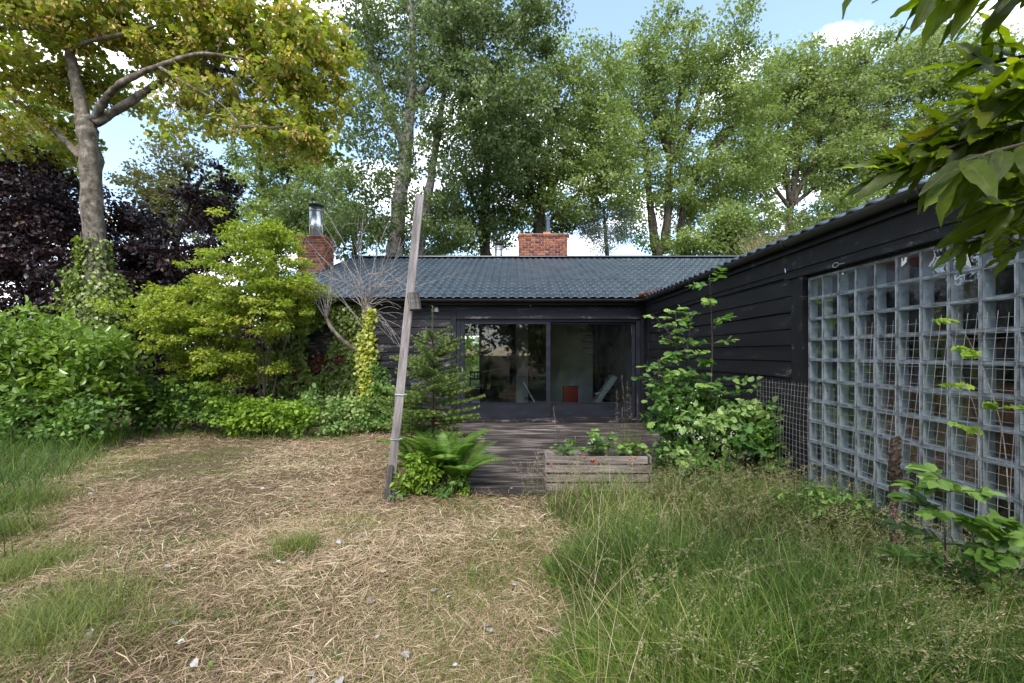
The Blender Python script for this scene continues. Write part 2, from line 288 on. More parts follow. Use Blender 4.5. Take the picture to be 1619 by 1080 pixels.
class MB:
    """collects polygons as arrays; build() links them as one mesh object"""
    def __init__(s): s.v = []; s.l = []; s.c = []; s.r = []; s.m = []; s.n = 0
    def add(s, verts, faces, rnd=0.5, mi=0):
        verts = np.asarray(verts, float).reshape(-1, 3)
        for f in faces:
            f = np.asarray(f); s.l.append(f.ravel() + s.n)
            k = f.shape[-1]; cnt = f.size // k
            s.c.append(np.full(cnt, k)); s.m.append(np.full(cnt, mi))
        s.v.append(verts); s.r.append(np.broadcast_to(np.asarray(rnd, float), (len(verts),)).copy()); s.n += len(verts)
    def box(s, a, b, mi=0):
        (x0, y0, z0), (x1, y1, z1) = a, b
        v = [(x0,y0,z0),(x1,y0,z0),(x1,y1,z0),(x0,y1,z0),(x0,y0,z1),(x1,y0,z1),(x1,y1,z1),(x0,y1,z1)]
        s.add(v, [np.array([[0,3,2,1],[4,5,6,7],[0,1,5,4],[1,2,6,5],[2,3,7,6],[3,0,4,7]])], .5, mi); return s
    def tube(s, pts, rad, sides=6, rnd=.5, cap=True, mi=0, wob=0.0):
        pts = np.asarray(pts, float); n = len(pts); rad = np.broadcast_to(np.asarray(rad, float), (n,))
        tg = np.gradient(pts, axis=0); tg /= np.linalg.norm(tg, axis=1, keepdims=True) + 1e-9
        ref = np.array([0.13, 0.21, 0.97]) if abs(tg[:, 2]).mean() < 0.8 else np.array([0.98, 0.15, 0.1])
        a = np.cross(tg, ref); a /= np.linalg.norm(a, axis=1, keepdims=True) + 1e-9; b = np.cross(tg, a)
        th = np.linspace(0, 2 * np.pi, sides, endpoint=False)
        rr = rad[:, None] * (1 + (wob * R.normal(size=(n, sides)) if wob else 0))
        v = pts[:, None] + rr[..., None] * (np.cos(th)[None, :, None] * a[:, None] + np.sin(th)[None, :, None] * b[:, None])
        i = np.arange(n - 1)[:, None] * sides; j = np.arange(sides)[None]; k = (np.arange(sides)[None] + 1) % sides
        q = np.stack([i + j, i + k, i + sides + k, i + sides + j], -1).reshape(-1, 4)
        fs = [q]
        if cap: fs += [np.arange(sides)[::-1][None], (np.arange(sides) + (n - 1) * sides)[None]]
        s.add(v.reshape(-1, 3), fs, rnd, mi); return s
    def mesh(s, name, mats, smooth=False):
        me = bpy.data.meshes.new(name)
        v = np.concatenate(s.v); l = np.concatenate(s.l); c = np.concatenate(s.c); mi = np.concatenate(s.m)
        me.vertices.add(len(v)); me.vertices.foreach_set('co', v.ravel().astype(np.float32))
        me.loops.add(len(l)); me.loops.foreach_set('vertex_index', l.astype(np.int32))
        me.polygons.add(len(c)); st = np.concatenate([[0], np.cumsum(c)[:-1]])
        me.polygons.foreach_set('loop_start', st.astype(np.int32))
        me.polygons.foreach_set('material_index', mi.astype(np.int32))
        me.polygons.foreach_set('use_smooth', np.full(len(c), bool(smooth)))
        at = me.attributes.new('rnd', 'FLOAT', 'POINT'); at.data.foreach_set('value', np.concatenate(s.r).astype(np.float32))
        for m in (mats if isinstance(mats, (list, tuple)) else [mats]): me.materials.append(M[m] if isinstance(m, str) else m)
        me.update(calc_edges=True); me.validate(); return me
    def build(s, name, mats, parent=None, smooth=False): return link(name, s.mesh(name, mats, smooth), parent)

LEAF = {
 'dia': ([(0,0,0),(.5,.36,.06),(1,0,-.05),(.5,-.36,.06)], [[0,1,2],[0,2,3]]),
 'oval': ([(0,0,0),(.3,.25,.06),(.72,.22,.04),(1,0,-.08),(.72,-.22,.04),(.3,-.25,.06)], [[0,1,2,3],[0,3,4,5]]),
 'narrow': ([(0,0,0),(.35,.13,.03),(1,0,-.06),(.35,-.13,.03)], [[0,1,2],[0,2,3]]),
 'broad': ([(0,0,0),(.12,.34,.05),(.5,.40,.06),(1,0,-.06),(.5,-.40,.06),(.12,-.34,.05)], [[0,1,2,3],[0,3,4,5]]),
 'ivy': ([(0,0,0),(.1,.42,.03),(.45,.36,.02),(1,0,-.04),(.45,-.36,.02),(.1,-.42,.03)], [[0,1,2,3],[0,3,4,5]]),
 'maple': ([(0,0,0),(.08,.44,.0),(.4,.24,.03),(.66,.5,-.02),(1.05,0,-.06),(.66,-.5,-.02),(.4,-.24,.03),(.08,-.44,0)], [[0,1,2],[0,2,4],[2,3,4],[0,4,6],[4,5,6],[0,6,7]]),
 'lobed': ([(0,0,0),(.2,.10,.02),(.3,.24,.03),(.4,.14,.03),(.55,.32,.03),(.64,.17,.02),(.8,.26,.0),(.84,.12,0),(1,0,-.05),(.84,-.12,0),(.8,-.26,0),(.64,-.17,.02),(.55,-.32,.03),(.4,-.14,.03),(.3,-.24,.03),(.2,-.10,.02)],
           [[0,1,2,3],[0,3,4,5],[0,5,6,7],[0,7,8],[0,8,9],[0,9,10,11],[0,11,12,13],[0,13,14,15]]),
 'pinna': ([(0,0,0),(.3,.075,.02),(1,0,-.05),(.3,-.075,.02)], [[0,1,2],[0,2,3]]),
 'needle': ([(0,.09,0),(1,0,0),(0,-.09,0)], [[0,1,2]]),
}
def unit(a): return a / (np.linalg.norm(a, axis=-1, keepdims=True) + 1e-9)
def leaves(mb, kind, pos, direc, nrm, size, rnd=None, mi=0):
    n = len(pos)
    if n == 0: return
    tv, tf = LEAF[kind]; tv = np.array(tv, float); K = len(tv)
    x = unit(direc); z = unit(nrm - (nrm * x).sum(-1, keepdims=True) * x); y = np.cross(z, x)
    size = np.broadcast_to(np.asarray(size, float), (n,))
    v = pos[:, None] + size[:, None, None] * (tv[None, :, :1] * x[:, None] + tv[None, :, 1:2] * y[:, None] + tv[None, :, 2:] * z[:, None])
    off = (np.arange(n) * K)
    fs = []
    for k in sorted({len(f) for f in tf}):
        g = np.array([f for f in tf if len(f) == k]); fs.append((off[:, None, None] + g[None]).reshape(-1, k))
    if rnd is None: rnd = R.random(n)
    mb.add(v.reshape(-1, 3), fs, np.repeat(rnd, K), mi)
def rdir(n): return unit(R.normal(size=(n, 3)))
def cloud(mb, kind, centers, r, per, size, up=0.6, droop=0.2, flat=0.75, jit=0.25, tone=0.34, mi=0, rexp=1.0):
    """leaf clusters: per leaves round each centre"""
    centers = np.asarray(centers, float); m = len(centers); r = np.broadcast_to(np.asarray(r, float), (m,))
    ct = np.repeat(centers, per, 0); rr = np.repeat(r, per)
    o = rdir(m * per) * (R.random(m * per) ** (1 / 2.2 * rexp))[:, None]; o[:, 2] *= flat
    p = ct + o * rr[:, None]
    d = unit(o + 0.7 * R.normal(size=o.shape) + np.array([0, 0, -droop]))
    nn = unit(R.normal(size=o.shape) + np.array([0, 0, up * 2]))
    t = np.repeat(np.clip(R.normal(.5, tone, m), 0, 1), per)
    leaves(mb, kind, p, d, nn, size * (1 + jit * R.normal(size=m * per)).clip(.5, 1.6), np.clip(t * .55 + R.random(m * per) * .5, 0, 1), mi)
def in_lobe(n, c, rad, shell=2.0):
    return np.asarray(c) + rdir(n) * (R.random(n) ** (1 / (1 + shell)))[:, None] * np.asarray(rad)
def bez(a, b, bend, k=5):
    t = np.linspace(0, 1, k)[:, None]; mid = (a + b) / 2 + bend
    return (1 - t) ** 2 * a + 2 * t * (1 - t) * mid + t ** 2 * b
def grow(mb, nodes, targets, r0=0.012, sides=5, sag=0.08, kmax=400, rmax=.12):
    """join every target to the nearest lower point of the skeleton with a bent, tapering branch"""
    nodes = [np.asarray(x, float) for x in nodes]
    A = np.array(nodes); tg = np.asarray(targets)
    order = np.argsort([np.min(np.linalg.norm(A - t, axis=1)) for t in tg])[:kmax]
    for i in order:
        t = tg[i]; d = np.linalg.norm(A - t, axis=1) + np.where(A[:, 2] > t[2] - .05, .9, 0) 
        j = int(np.argmin(d)); a = A[j]; L = np.linalg.norm(t - a)
        if L < .05: continue
        pts = bez(a, t, np.array([0, 0, sag * L]) + R.normal(size=3) * .07 * L, 5)
        rr = min(r0 * (0.45 + L * .8), rmax)
        mb.tube(pts, np.linspace(rr, rr * .3, 5), sides, cap=False)
        A = np.vstack([A, pts[1:]])
    return A
def path(pp, k=6):
    """smooth a polyline of (x,y,z,r)"""
    pp = np.asarray(pp, float); n = len(pp); t = np.linspace(0, n - 1, (n - 1) * k + 1); o = []
    for c in range(4):
        y = pp[:, c]; m = np.gradient(y); i = np.minimum(t.astype(int), n - 2); u = t - i
        o.append((2*u**3-3*u**2+1)*y[i] + (u**3-2*u**2+u)*m[i] + (-2*u**3+3*u**2)*y[i+1] + (u**3-u**2)*m[i+1])
    return np.array(o).T
def ppath(lst, Y, k=6):
    """(px, py, width in photo pixels[, extra depth]) -> smooth path with radius in metres"""
    return path([(*P(a[0], a[1], Y + (a[3] if len(a) > 3 else 0)), a[2] / 2 * Y / F / math.hypot(1, (a[0] - CX) / F)) for a in lst], k)
def plobes(lst, Y, depth):
    return [(P(a[0], a[1], Y + (a[4] if len(a) > 4 else 0)), np.array([a[2] * Y / F, depth, a[3] * Y / F])) for a in lst]
def tree(name, label, Y, stems, lobes, depth, nclump, per, clr, lsize, leafm, barkm, kind='dia', group=None, sides=9, up=.5, branch=260, shell=1.6, flat=.58, droop=.35, extra=None):
    lb = plobes(lobes, Y, depth)
    ps = [ppath(s, Y) for s in stems]
    base = ps[0][0][:3].copy(); base[2] = 0
    e = thing(name, label, 'tree', base, group)
    tb = MB(); nodes = []
    for i, p in enumerate(ps):
        if i == 0: p = np.vstack([np.append(base - np.array([0, 0, .1]), p[0, 3] * 1.3), p])
        tb.tube(p[:, :3] + R.normal(size=(len(p), 3)) * (p[:, 3:4] * .06), p[:, 3] * (1 + .05 * R.normal(size=len(p))), sides, wob=.07); nodes += list(p[2:, :3])
    tb.build('trunk', barkm, e, True)
    vol = np.array([r[0] * r[2] for c, r in lb]); cnt = np.maximum(1, (nclump * vol / vol.sum()).astype(int))
    cen = np.vstack([in_lobe(n, c, r, shell) for n, (c, r) in zip(cnt, lb)])
    bb = MB(); grow(bb, nodes, cen[:branch]); tag(bb.build('branches', barkm, e), kind='stuff')
    lf = MB(); cloud(lf, kind, cen, clr * R.uniform(.65, 1.3, len(cen)), per, lsize, up=up, flat=flat, droop=droop)
    lf.build('crown', leafm, e)
    return e, cen

# ------------------------------------------------------------------ ground
xs = np.unique(np.concatenate([np.linspace(-300, -16, 9), np.linspace(-16, 8, 121), np.linspace(8, 300, 9)]))
ys = np.unique(np.concatenate([np.linspace(-300, -4, 9), np.linspace(-4, 14, 91), np.linspace(14, 400, 12)]))
def gz(x, y):
    """gentle unevenness of the lawn"""
    k = np.exp(-np.maximum(np.abs(x + 4) - 9, 0)) * np.exp(-np.maximum(np.abs(y - 4) - 6, 0))
    return (0.030 * np.sin(x * 1.3 + .4) * np.cos(y * 1.1) + 0.014 * np.sin(x * 4.1 + y * 2.3) + 0.010 * np.cos(y * 5.3 - x * 3.1) - .03) * k
gx, gy = np.meshgrid(xs, ys); gv = np.stack([gx, gy, gz(gx, gy)], -1).reshape(-1, 3)
nx_, ny_ = len(xs), len(ys); ii = (np.arange(ny_ - 1)[:, None] * nx_ + np.arange(nx_ - 1)[None]).ravel()
g = MB(); g.add(gv, [np.stack([ii, ii + 1, ii + nx_ + 1, ii + nx_], -1)])
tag(g.build('ground', 'ground', None, True), kind='structure')

# ------------------------------------------------------------------ the house
TH = math.atan(0.377); CT, ST = math.cos(TH), math.sin(TH)
WX = 2.94; WY = 9.70; EY = 9.45; EZ = 2.725; RD = 5.30; EX = 2.80
house = thing('timber_house', 'low black timber house with slate blue tile roof and glass block window', 'house', (0, WY, 0))
def part(name, mb, mats, parent, smooth=False): return mb.build(name, mats, parent, smooth)
def plankmesh(L, h, d, lip=0.012):
    """weatherboard of length L along local x, thicker at its lower edge, with worn arrises"""
    m = MB(); e = .004
    prof = [(0, 0), (-d - lip + e, 0), (-d - lip, e), (-d, h - e), (-d + e, h), (0, h)]
    v = [(x, y, z) for x in (0, L) for (y, z) in prof]; k = 6
    m.add(v, [np.array([[i, (i + 1) % k, k + (i + 1) % k, k + i] for i in range(k)]), np.array([[5, 4, 3, 2, 1, 0], [6, 7, 8, 9, 10, 11]])])
    return m
def planks(x0, x1, z0, z1, pitch, parent, place, mat, depth=.022, lip=.014, split=None):
    n = int(round((z1 - z0) / pitch)); p = (z1 - z0) / n; cache = {}
    for i in range(n):
        cuts = [x0, x1]
        if split: cuts = [x0] + [c for c in split if (i * 7 + int(c * 13)) % 3 == 0] + [x1]
        for a, b in zip(cuts[:-1], cuts[1:]):
            key = round(b - a, 3)
            if key not in cache: cache[key] = plankmesh(b - a - .003, p - .007, depth, lip).mesh('plank', mat)
            o = link('plank', cache[key], parent)
            o.matrix_basis = place(a, z0 + i * p) @ Matrix.Rotation(R.normal() * .0016, 4, 'Y') @ Matrix.Translation((0, R.normal() * .002, 0))
frontp = lambda u, z: Matrix.Translation((u, WY, z))
wingp = lambda u, z: Matrix.Translation((WX, u, z)) @ Matrix.Rotation(-math.pi / 2, 4, 'Z')      # local x runs towards -Y, the face looks to -X

# front wall backing with the door opening left free
DX0, DX1, DZ1 = -1.26, 2.80, 2.30
fw = MB(); fw.box((-5.25, WY + .002, -.1), (DX0, WY + .16, 2.66)).box((DX0, WY + .002, DZ1), (2.94, WY + .16, 2.66)).box((DX1, WY + .002, -.1), (2.94, WY + .16, DZ1)).box((DX0, WY + .002, -.1), (DX1, WY + .16, .03))
front_wall = part('front_wall', fw, 'trim', house)
planks(-5.25, -1.385, .10, 2.46, .187, front_wall, frontp, 'paint_worn', split=[-3.1])
tr = MB()
tr.box((-5.26, WY - .045, 2.463), (2.90, WY, 2.62)); part('frieze_board', tr, 'trim', house)
tr = MB(); tr.box((-1.38, WY - .05, .02), (-1.27, WY, 2.46)); part('door_casing', tr, 'trim', house)
tr = MB(); tr.box((-1.262, WY - .055, 2.335), (2.83, WY, 2.458)); part('lintel_board', tr, 'trim', house)
tr = MB(); tr.box((-1.262, WY - .075, 2.285), (2.83, WY, 2.333)); part('drip_board', tr, 'paint_worn', house)
tr = MB(); tr.box((2.805, WY - .05, .02), (2.88, WY, 2.284)); part('door_casing', tr, 'trim', house)
tr = MB(); tr.box((-5.33, WY - .06, .0), (-5.252, WY + .06, 2.462)); part('corner_board', tr, 'trim', house)
part('gable_wall', MB().box((-5.25, WY + .162, -.1), (-5.10, 19.8, 2.66)), 'paint', house)
m = MB(); m.add([(-5.25, WY + .2, 2.66), (-5.25, 19.8, 2.66), (-5.25, 14.75, 4.62), (-5.1, WY + .2, 2.66), (-5.1, 19.8, 2.66), (-5.1, 14.75, 4.62)], [np.array([[0, 2, 1], [3, 4, 5]]), np.array([[0, 1, 4, 3], [1, 2, 5, 4], [2, 0, 3, 5]])])
part('gable_triangle', m, 'paint', house)

# steps under the sliding door
s1 = MB(); s1.box((-1.27, WY - .09, .035), (2.80, WY + .12, .105)); part('threshold', s1, 'paint_worn', house)
s1 = MB(); s1.box((-1.30, WY - .16, .022), (2.80, WY - .092, .07)); part('step_board', s1, 'paint_worn', house)

# sliding door: frame, two sashes, panes
df = MB(); df.box((DX0, WY - .03, .107), (DX0 + .08, WY + .11, DZ1 - .02)).box((DX1 - .09, WY - .03, .107), (DX1, WY + .11, DZ1 - .02)).box((DX0 + .082, WY - .03, 2.225), (DX1 - .092, WY + .11, DZ1 - .02))
door = part('sliding_door', df, 'door', house)
def sash(x0, x1, y, st):
    z0, z1, b = .11, 2.222, .30
    f = MB(); f.box((x0, y, z0), (x0 + st, y + .045, z1)).box((x1 - st, y, z0), (x1, y + .045, z1)).box((x0 + st, y, z0), (x1 - st, y + .045, z0 + b)).box((x0 + st, y, z1 - .05), (x1 - st, y + .045, z1))
    part('sash', f, 'door', door)
    part('bead', MB().box((x0 + st, y - .012, z0 + b), (x1 - st, y + .01, z0 + b + .022)), 'greywood' if False else 'door', door)
    part('pane', MB().box((x0 + st + .001, y + .018, z0 + b + .001), (x1 - st - .001, y + .024, z1 - .051)), 'pane', door)
sash(-1.175, .815, WY - .02, .095); sash(.735, 2.70, WY + .035, .075)
h = MB(); h.box((-1.145, WY - .045, 1.08), (-1.12, WY - .021, 1.19)); part('handle', h, 'metal', door)

# ---- roof
def tilemesh(wd=.195, ln=.372):
    m = MB(); u = np.linspace(0, 1, 9)
    prof = .024 * np.where(u < .72, np.sin(np.pi * u / .72) ** .8, -.55 * np.sin(np.pi * (u - .72) / .28))
    sc_ = -.016 * np.where(u < .72, np.sin(np.pi * u / .72), -.4 * np.sin(np.pi * (u - .72) / .28))
    v = []
    for dv, dn in ((0, -.002), (0, .013), (.022, .018), (ln, .002)):
        for i in range(9): v.append((u[i] * wd, dv + sc_[i] * (dv < .1), prof[i] + dn))
    f = [[r * 9 + i, r * 9 + i + 1, (r + 1) * 9 + i + 1, (r + 1) * 9 + i] for r in range(3) for i in range(8)]
    m.add(v, [np.array(f)]); return m
TW, TL = .195, .354
tm = tilemesh().mesh('tile', 'tile', True)
tv = np.concatenate(tilemesh().v); tfq = np.concatenate(tilemesh().l).reshape(-1, 4)
def slope(xf, yf):
    m = MB(); return m
sarking = MB()
sarking.add([(-5.36, EY, EZ - .05), (9, EY, EZ - .05), (9, EY + RD, EZ - .05 + RD * .377), (-5.36, EY + RD, EZ - .05 + RD * .377), (9, EY + 2 * RD, EZ - .05), (-5.36, EY + 2 * RD, EZ - .05)], [np.array([[0, 1, 2, 3], [3, 2, 4, 5]])])
sarking.add([(-5.36, EY, EZ - .09), (9, EY, EZ - .09), (9, EY + RD, EZ - .09 + RD * .377), (-5.36, EY + RD, EZ - .09 + RD * .377), (9, EY + 2 * RD, EZ - .09), (-5.36, EY + 2 * RD, EZ - .09)], [np.array([[3, 2, 1, 0], [5, 4, 2, 3]])])
roof = part('roof', sarking, 'gutter', house)
rest = MB(); rows = int(RD / CT / TL) + 1
RX = Matrix.Rotation(TH, 4, 'X')
for j in range(rows):
    for i in range(int((9 + 5.37) / TW)):
        x = -5.37 + i * TW; s = j * TL
        if s > RD / CT - .15: continue
        y = EY + s * CT; z = EZ + s * ST
        if (x + TW / 2 - EX) > (y - EY) + .25: continue
        if j < 6 and x < 6 and not (j == 5 and x > 1.5):
            o = link('tile', tm, roof); o.matrix_basis = Matrix.Translation((x, y, z + R.normal() * .0012)) @ RX @ Matrix.Rotation(R.normal() * .004, 4, 'X')
        else:
            q = tv.copy(); q[:, 2] += R.normal() * .0012
            rest.add(np.stack([x + q[:, 0], y + q[:, 1] * CT - q[:, 2] * ST, z + q[:, 1] * ST + q[:, 2] * CT], -1), [tfq])
o = rest.build('tile_field', 'tile', roof, True); tag(o, kind='stuff')
rc = MB(); a = np.linspace(0, np.pi, 9)
prof = [(-.16 * math.cos(t) , .065 * math.sin(t)) for t in a]; RZ = EZ + RD * .377 + .03
v = [(x, EY + RD + p, RZ + q) for x in (-5.40, 9) for p, q in prof]
rc.add(v, [np.array([[i, i + 1, 10 + i, 9 + i] for i in range(8)]), np.array([list(range(9))[::-1], list(range(9, 18))])]); part('ridge_cap', rc, 'tile', house, False)
vg = MB(); vg.add([(-5.43, EY - .02, EZ - .08), (-5.365, EY - .02, EZ - .08), (-5.365, EY - .02, EZ + .05), (-5.43, EY - .02, EZ + .05), (-5.43, EY + RD, EZ - .08 + RD * .377), (-5.365, EY + RD, EZ - .08 + RD * .377), (-5.365, EY + RD, EZ + .05 + RD * .377), (-5.43, EY + RD, EZ + .05 + RD * .377)], [np.array([[0, 1, 2, 3], [4, 7, 6, 5], [0, 4, 5, 1], [1, 5, 6, 2], [2, 6, 7, 3], [3, 7, 4, 0]])])
part('verge_board', vg, 'tile', house)
def gutter(p0, p1, r=.062, name='gutter'):
    """open half-round channel from p0 to p1 with clips"""
    p0 = np.array(p0, float); p1 = np.array(p1, float); d = unit(p1 - p0); s = np.cross(d, (0, 0, 1.0)); m = MB()
    for k, rr in enumerate((r, r - .005)):
        v = [q + s * math.cos(t) * rr + np.array([0, 0, -1.0]) * math.sin(t) * rr for q in (p0, p1) for t in np.linspace(0, math.pi, 9)]
        f = np.array([[i, i + 1, 10 + i, 9 + i] for i in range(8)]); m.add(v, [f if k == 0 else f[:, ::-1]])
    for q in (p0, p1): m.tube([q - d * .004, q + d * .004], [r, r], 12)
    g_ = part(name, m, 'gutter', house)
    L = np.linalg.norm(p1 - p0)
    for t in np.arange(.5, L, 1.5):
        b = MB(); q = p0 + d * t
        b.tube([q + s * math.cos(a_) * (r + .006) + np.array([0, 0, -1.0]) * math.sin(a_) * (r + .006) for a_ in np.linspace(0, math.pi, 9)], .009, 5); part('gutter_clip', b, 'gutter', g_)
gutter((-5.38, EY - .03, EZ - .035), (EX, EY - .03, EZ - .035))
gutter((EX - .01, EY + .02, EZ - .035), (EX - .01, -2.0, 2.63))
part('fascia', MB().box((-5.3, EY + .05, 2.58), (2.9, EY + .08, 2.70)), 'trim', house)
part('soffit', MB().box((-5.3, EY + .082, 2.622), (2.85, WY + .01, 2.64)), 'trim', house)

# ---- wing
GY0 = 4.35          # far edge of the glass block window
wb = MB(); wb.box((WX + .002, GY0 + .02, -.1), (WX + .14, WY - .002, 2.6)).box((WX + .002, -2.5, 2.262), (WX + .14, GY0 + .018, 2.6)).box((WX + .002, -2.5, -.1), (WX + .14, 1.9, 2.26)).box((WX + .002, 1.902, -.1), (WX + .14, GY0 + .018, .058))
wing_wall = part('wing_wall', wb, 'trim', house)
planks(-9.36, -4.56, .06, 2.30, .172, wing_wall, lambda u, z: wingp(-u, z), 'paint', split=[-6.9])
planks(-9.62, -9.44, .06, 2.10, .172, wing_wall, lambda u, z: wingp(-u, z), 'paint_worn', depth=.012, lip=.01)
for nm, a, b, mt in (('wing_post', (WX - .05, 9.36, 0), (WX + .0, 9.44, 2.38), 'trim'), ('window_post', (WX - .055, 4.37, 0), (WX + .0, 4.545, 2.30), 'paint'),
                     ('frieze_board', (WX - .045, -2.5, 2.385), (WX + .0, 9.64, 2.575), 'paint'), ('fascia', (EX + .055, -2.5, 2.555), (EX + .085, 9.43, 2.66), 'trim'),
                     ('soffit', (EX + .087, -2.5, 2.578), (WX + .0, 9.43, 2.592), 'trim'), ('window_hood', (WX - .085, 1.6, 2.292), (WX - .0, 4.62, 2.325), 'trim'), ('hood_board', (WX - .03, -2.5, 2.327), (WX, 9.64, 2.383), 'paint')):
    part(nm, MB().box(a, b), mt, house)
wr = MB(); wz = lambda x: 2.665 + .377 * (x - EX)
wr.add([(EX, 9.42, wz(EX) - .03), (EX, -2.6, wz(EX) - .03), (5.6, -2.6, wz(5.6) - .03), (5.6, 12.3, wz(5.6) - .03), (8.4, -2.6, wz(EX) - .03), (8.4, 9.4, wz(EX) - .03)], [np.array([[0, 3, 2, 1], [3, 5, 4, 2]])])
wroof = part('wing_roof', wr, 'gutter', house)
RW = Matrix(((0, CT, -ST, 0), (-1, 0, 0, 0), (0, ST, CT, 0), (0, 0, 0, 1)))
rest = MB(); nW = int((9.36 + 2.4) / TW)
for j in range(8):
    for i in range(nW + 14):
        yv = 9.36 + j * TL * CT - i * TW; x = EX + .01 + j * TL * CT
        if yv < -2.3: continue
        z = wz(EX) + j * TL * ST + .06 * max(0, min(1, (yv - 2) / 7.4))
        if j == 0 and i < nW:
            o = link('tile', tm, wroof); o.matrix_basis = Matrix.Translation((x, yv, z)) @ RW
        else:
            q = tv; rest.add(np.stack([x + q[:, 1] * CT - q[:, 2] * ST, yv - q[:, 0], z + q[:, 1] * ST + q[:, 2] * CT], -1), [tfq])
tag(rest.build('tile_field', 'tile', wroof, True), kind='stuff')
# glass block window: joints, then every block
BP = .2; NC, NR = 12, 11; BZ0 = .06
jm = MB()
for r in range(NR + 1): jm.box((WX - .008, GY0 - NC * BP, BZ0 + r * BP - .0075), (WX + .079, GY0, BZ0 + r * BP + .0075))
for c in range(NC + 1): jm.box((WX - .006, GY0 - c * BP - .0075, BZ0 - .005), (WX + .077, GY0 - c * BP + .0075, BZ0 + NR * BP + .005))
gwin = part('glass_block_window', jm, 'joint', house)
def blockmesh():
    m = MB(); a, d = .0925, .075
    # rounded square tube of pale glass with a rim, closed in front and behind by clear faces
    outer = [(-a, -a), (a, -a), (a, a), (-a, a)]; i1 = a - .007; inn = [(-i1, -i1), (i1, -i1), (i1, i1), (-i1, i1)]
    v = [(0, y, z) for y, z in outer] + [(-.006, y, z) for y, z in inn] + [(d, y, z) for y, z in inn] + [(d, y, z) for y, z in outer]
    f = []
    for s in range(0, 12, 4):
        for k in range(4): f.append([s + k, s + (k + 1) % 4, s + 4 + (k + 1) % 4, s + 4 + k])
    m.add(v, [np.array(f)], .5, 0)
    i2 = i1 - .001
    pv = lambda x: [(x, -i2, -i2), (x, i2, -i2), (x, i2, i2), (x, -i2, i2)]
    m.add(pv(.003), [np.array([[0, 1, 2, 3]])], .5, 1); m.add(pv(d - .004), [np.array([[0, 1, 2, 3]])], .5, 2)
    return m.mesh('glass_block', ['blockwall', 'blockpane', 'blockback'])
bm_ = blockmesh()
for c in range(NC):
    for r in range(NR):
        o = link('glass_block', bm_, gwin)
        o.matrix_basis = Matrix.Translation((WX + R.normal() * .0012, GY0 - (c + .5) * BP, BZ0 + (r + .5) * BP)) @ Matrix.Rotation(R.normal() * .008, 4, 'Z') @ Matrix.Rotation(R.normal() * .006, 4, 'Y')
eb = MB(); e0 = P(1318, 424, 3.86); e0[0] = WX - .10; e0[2] = 2.30
eb.tube([e0 + np.array([0, .035 * math.cos(t), .02 * math.sin(t)]) for t in np.linspace(0, 6.28, 13)], .004, 5).tube([e0 + np.array([.0, -.035, 0]), e0 + np.array([.03, -.12, .002])], .004, 5)
part('eye_bolt', eb, 'strap', house)
hk = MB(); hk.tube([(WX - .06, 4.6, 2.40), (WX - .1, 4.58, 2.405), (WX - .105, 4.56, 2.36)], .007, 5); part('hook', hk, 'strap', house)

# ---- rooms behind the glass
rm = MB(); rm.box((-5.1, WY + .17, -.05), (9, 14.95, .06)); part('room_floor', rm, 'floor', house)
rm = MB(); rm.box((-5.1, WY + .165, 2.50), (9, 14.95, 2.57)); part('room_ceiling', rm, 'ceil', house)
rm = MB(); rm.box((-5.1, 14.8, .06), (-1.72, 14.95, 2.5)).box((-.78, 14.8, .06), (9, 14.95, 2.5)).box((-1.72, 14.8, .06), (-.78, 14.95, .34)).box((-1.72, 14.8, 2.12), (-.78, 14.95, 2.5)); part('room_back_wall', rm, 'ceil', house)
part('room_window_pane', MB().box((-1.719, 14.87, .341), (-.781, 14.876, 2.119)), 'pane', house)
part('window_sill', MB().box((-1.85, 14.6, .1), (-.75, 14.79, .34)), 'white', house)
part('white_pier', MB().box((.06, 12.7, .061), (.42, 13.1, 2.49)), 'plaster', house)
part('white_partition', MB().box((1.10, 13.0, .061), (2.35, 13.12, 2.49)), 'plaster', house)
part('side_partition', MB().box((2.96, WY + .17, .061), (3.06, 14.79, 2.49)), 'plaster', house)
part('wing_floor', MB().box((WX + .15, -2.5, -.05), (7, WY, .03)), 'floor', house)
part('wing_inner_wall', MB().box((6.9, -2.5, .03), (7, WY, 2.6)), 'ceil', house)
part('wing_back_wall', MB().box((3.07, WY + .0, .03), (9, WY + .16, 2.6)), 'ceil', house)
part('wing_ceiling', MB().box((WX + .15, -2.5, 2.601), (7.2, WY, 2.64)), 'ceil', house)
part('wing_end_wall', MB().box((WX + .15, -2.6, .03), (7, -2.5, 2.6)), 'ceil', house)

